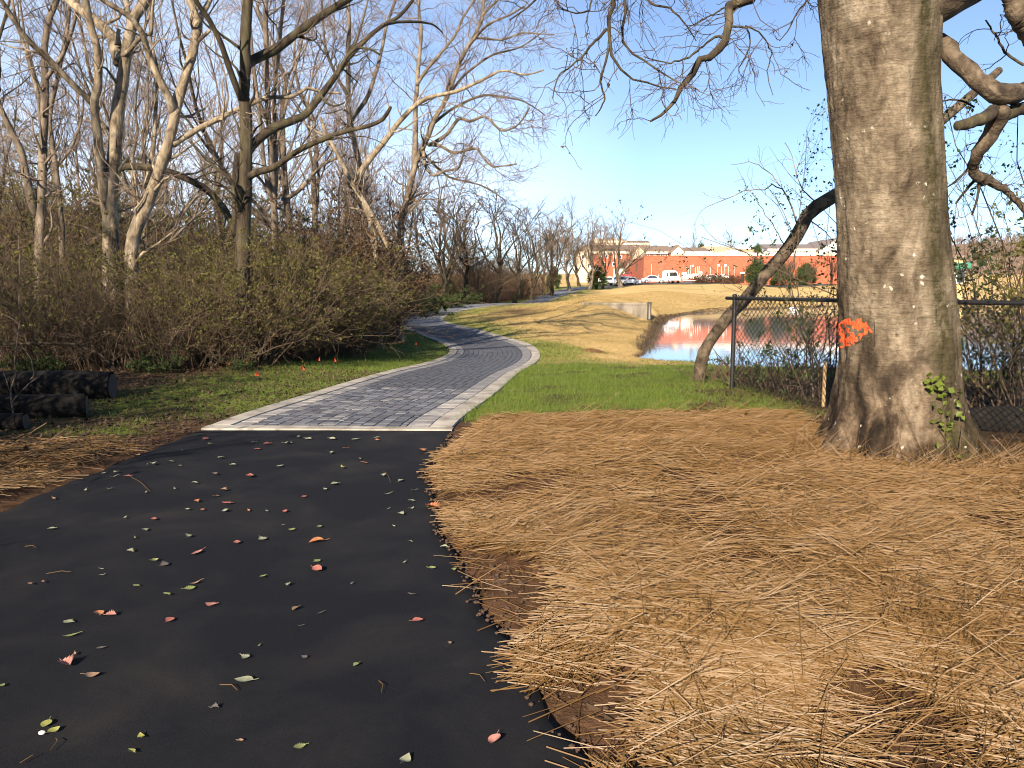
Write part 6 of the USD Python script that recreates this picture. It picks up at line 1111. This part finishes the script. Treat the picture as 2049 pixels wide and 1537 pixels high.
many = [(254, 955, 'red'), (378, 1076, 'pale'), (259, 1105, 'pale'), (392, 1005, 'orange'), (498, 1024, 'orange'), (534, 1024, 'pale'), (570, 1026, 'red'), (609, 996, 'red'), (651, 981, 'pale'), (669, 971, 'pale'), (808, 1128, 'pale'), (820, 1085, 'pale'), (824, 1019, 'pale'), (803, 1032, 'pale'), (822, 1005, 'pale'), (888, 1098, 'pale'), (865, 1139, 'green'), (908, 1143, 'green'), (803, 964, 'pale'), (775, 990, 'pale'), (767, 954, 'pale'), (720, 919, 'pale'), (559, 934, 'pale'), (513, 900, 'red'), (533, 891, 'red'), (467, 931, 'pale'), (430, 995, 'brown'), (447, 983, 'brown'), (576, 888, 'pale'), (597, 876, 'pale'), (617, 879, 'pale'), (665, 880, 'pale'), (710, 880, 'pale'), (752, 878, 'pale'), (755, 882, 'orange'), (690, 898, 'orange'), (660, 908, 'pale'), (577, 888, 'pale'), (412, 881, 'red'), (420, 890, 'pale'), (335, 881, 'red'), (305, 930, 'pale'), (275, 912, 'brown'), (340, 925, 'pale'), (388, 968, 'pale'), (440, 918, 'pale'), (430, 950, 'brown'), (227, 956, 'pale'), (232, 946, 'pale'), (208, 948, 'pale'), (108, 1000, 'brown'), (170, 983, 'pale'), (218, 980, 'pale'), (292, 987, 'pale'), (350, 980, 'pale'), (375, 1022, 'pale'), (450, 1025, 'pale'), (405, 1022, 'orange'), (102, 1061, 'pale'), (290, 1062, 'pale'), (270, 1078, 'green'), (584, 1062, 'green'), (640, 1057, 'green'), (525, 1157, 'green'), (576, 1173, 'pale'), (272, 1174, 'green'), (310, 1124, 'green'), (86, 1166, 'brown'), (635, 1125, 'green'), (518, 1295, 'green'), (150, 1312, 'brown'), (482, 1486, 'brown'), (60, 1170, 'brown'), (5, 1375, 'green'), (900, 1290, 'brown'), (640, 1230, 'dark'), (600, 1255, 'dark'), (610, 1318, 'dark'), (430, 1420, 'dark'), (330, 1133, 'dark'), (200, 1300, 'dark')]
GL = {'pale': 'small pale leaf on the asphalt', 'red': 'small reddish leaf on the asphalt', 'orange': 'small orange-tan leaf on the asphalt', 'brown': 'small brown leaf on the asphalt', 'green': 'small dull green leaf on the asphalt', 'dark': 'dark wet leaf on the asphalt'}
for px, py, c in many: put_leaf(px, py, ['oval', 'long', 'lobed'][(px + py) % 3], c, 11 + (px * 7 + py) % 7, GL[c] + ', ' + lside(px, py), 'small ' + c + ' leaves on the asphalt')
for k in range(14):
    px, py = rg.uniform(150, 850), rg.uniform(872, 1180)
    if px > 860 or px < 400 - (py - 862) * 2.2: continue
    put_leaf(px, py, 'long', 'pale', rg.uniform(7, 13), GL['pale'] + ', ' + lside(px, py), 'small pale leaves on the asphalt')
# bits of straw and pine needle on the asphalt, white pebble
bits = [((258, 953), (300, 985)), ((768, 945), (782, 968)), ((92, 1150), (142, 1146)), ((440, 1373), (475, 1384)), ((50, 1095), (72, 1098)), ((940, 1350), (970, 1366)), ((758, 1365), (763, 1390)), ((100, 1505), (112, 1480)), ((40, 1530), (72, 1512))]
for k, (a, c) in enumerate(bits):
    A, C = gpt(*a, .02), gpt(*c, .02); A[2] = C[2] = .026; solo('straw_stem', tubes([A, (A + C) / 2 + [.01, .012, .006], C], [.0016, .0016, .001], 4), '/World/Looks/straw', 'stray straw stem on the asphalt, ' + lside(*a), 'straw stem', 'stray straw stems on the asphalt')
p = gpt(84, 1469, .02); m = trimesh.creation.icosphere(2, .011); m.apply_scale([1.2, .9, .6]); m.apply_translation([p[0], p[1], .026]); solo('pebble', m, '/World/Looks/white_paint', 'small white pebble beside two yellow-green leaves at the bottom left', 'pebble', smooth=True)

# ------------------------------------------------------------------ alike labels: told apart by their place from left to right
same = {}
for p in stage.GetPrimAtPath('/World').GetChildren():
    d = p.GetCustomData()
    if d.get('label') and d.get('group') and 'camera' not in d['label'] and 'outside' not in d['label']: same.setdefault(d['label'], []).append(p)
def screen_x(p):
    x = UsdGeom.Xformable(p); c = np.array(x.GetLocalTransformation().ExtractTranslation())
    if p.IsA(UsdGeom.Mesh): c = np.array(p.GetAttribute('points').Get()).mean(0)
    return c[0] / max(c[1], .1)
for lab, ps in same.items():
    if len(ps) < 2: continue
    ps.sort(key=screen_x)
    for i, p in enumerate(ps):
        w = 'leftmost' if i == 0 else 'rightmost' if i == len(ps) - 1 else (ordi + ['twelfth', 'thirteenth', 'fourteenth', 'fifteenth'])[min(i, 14)] + ' from left'
        if len((lab + ' ' + w).split()) <= 14: p.SetCustomDataByKey('label', f'{lab}, {w} of {len(ps)}')
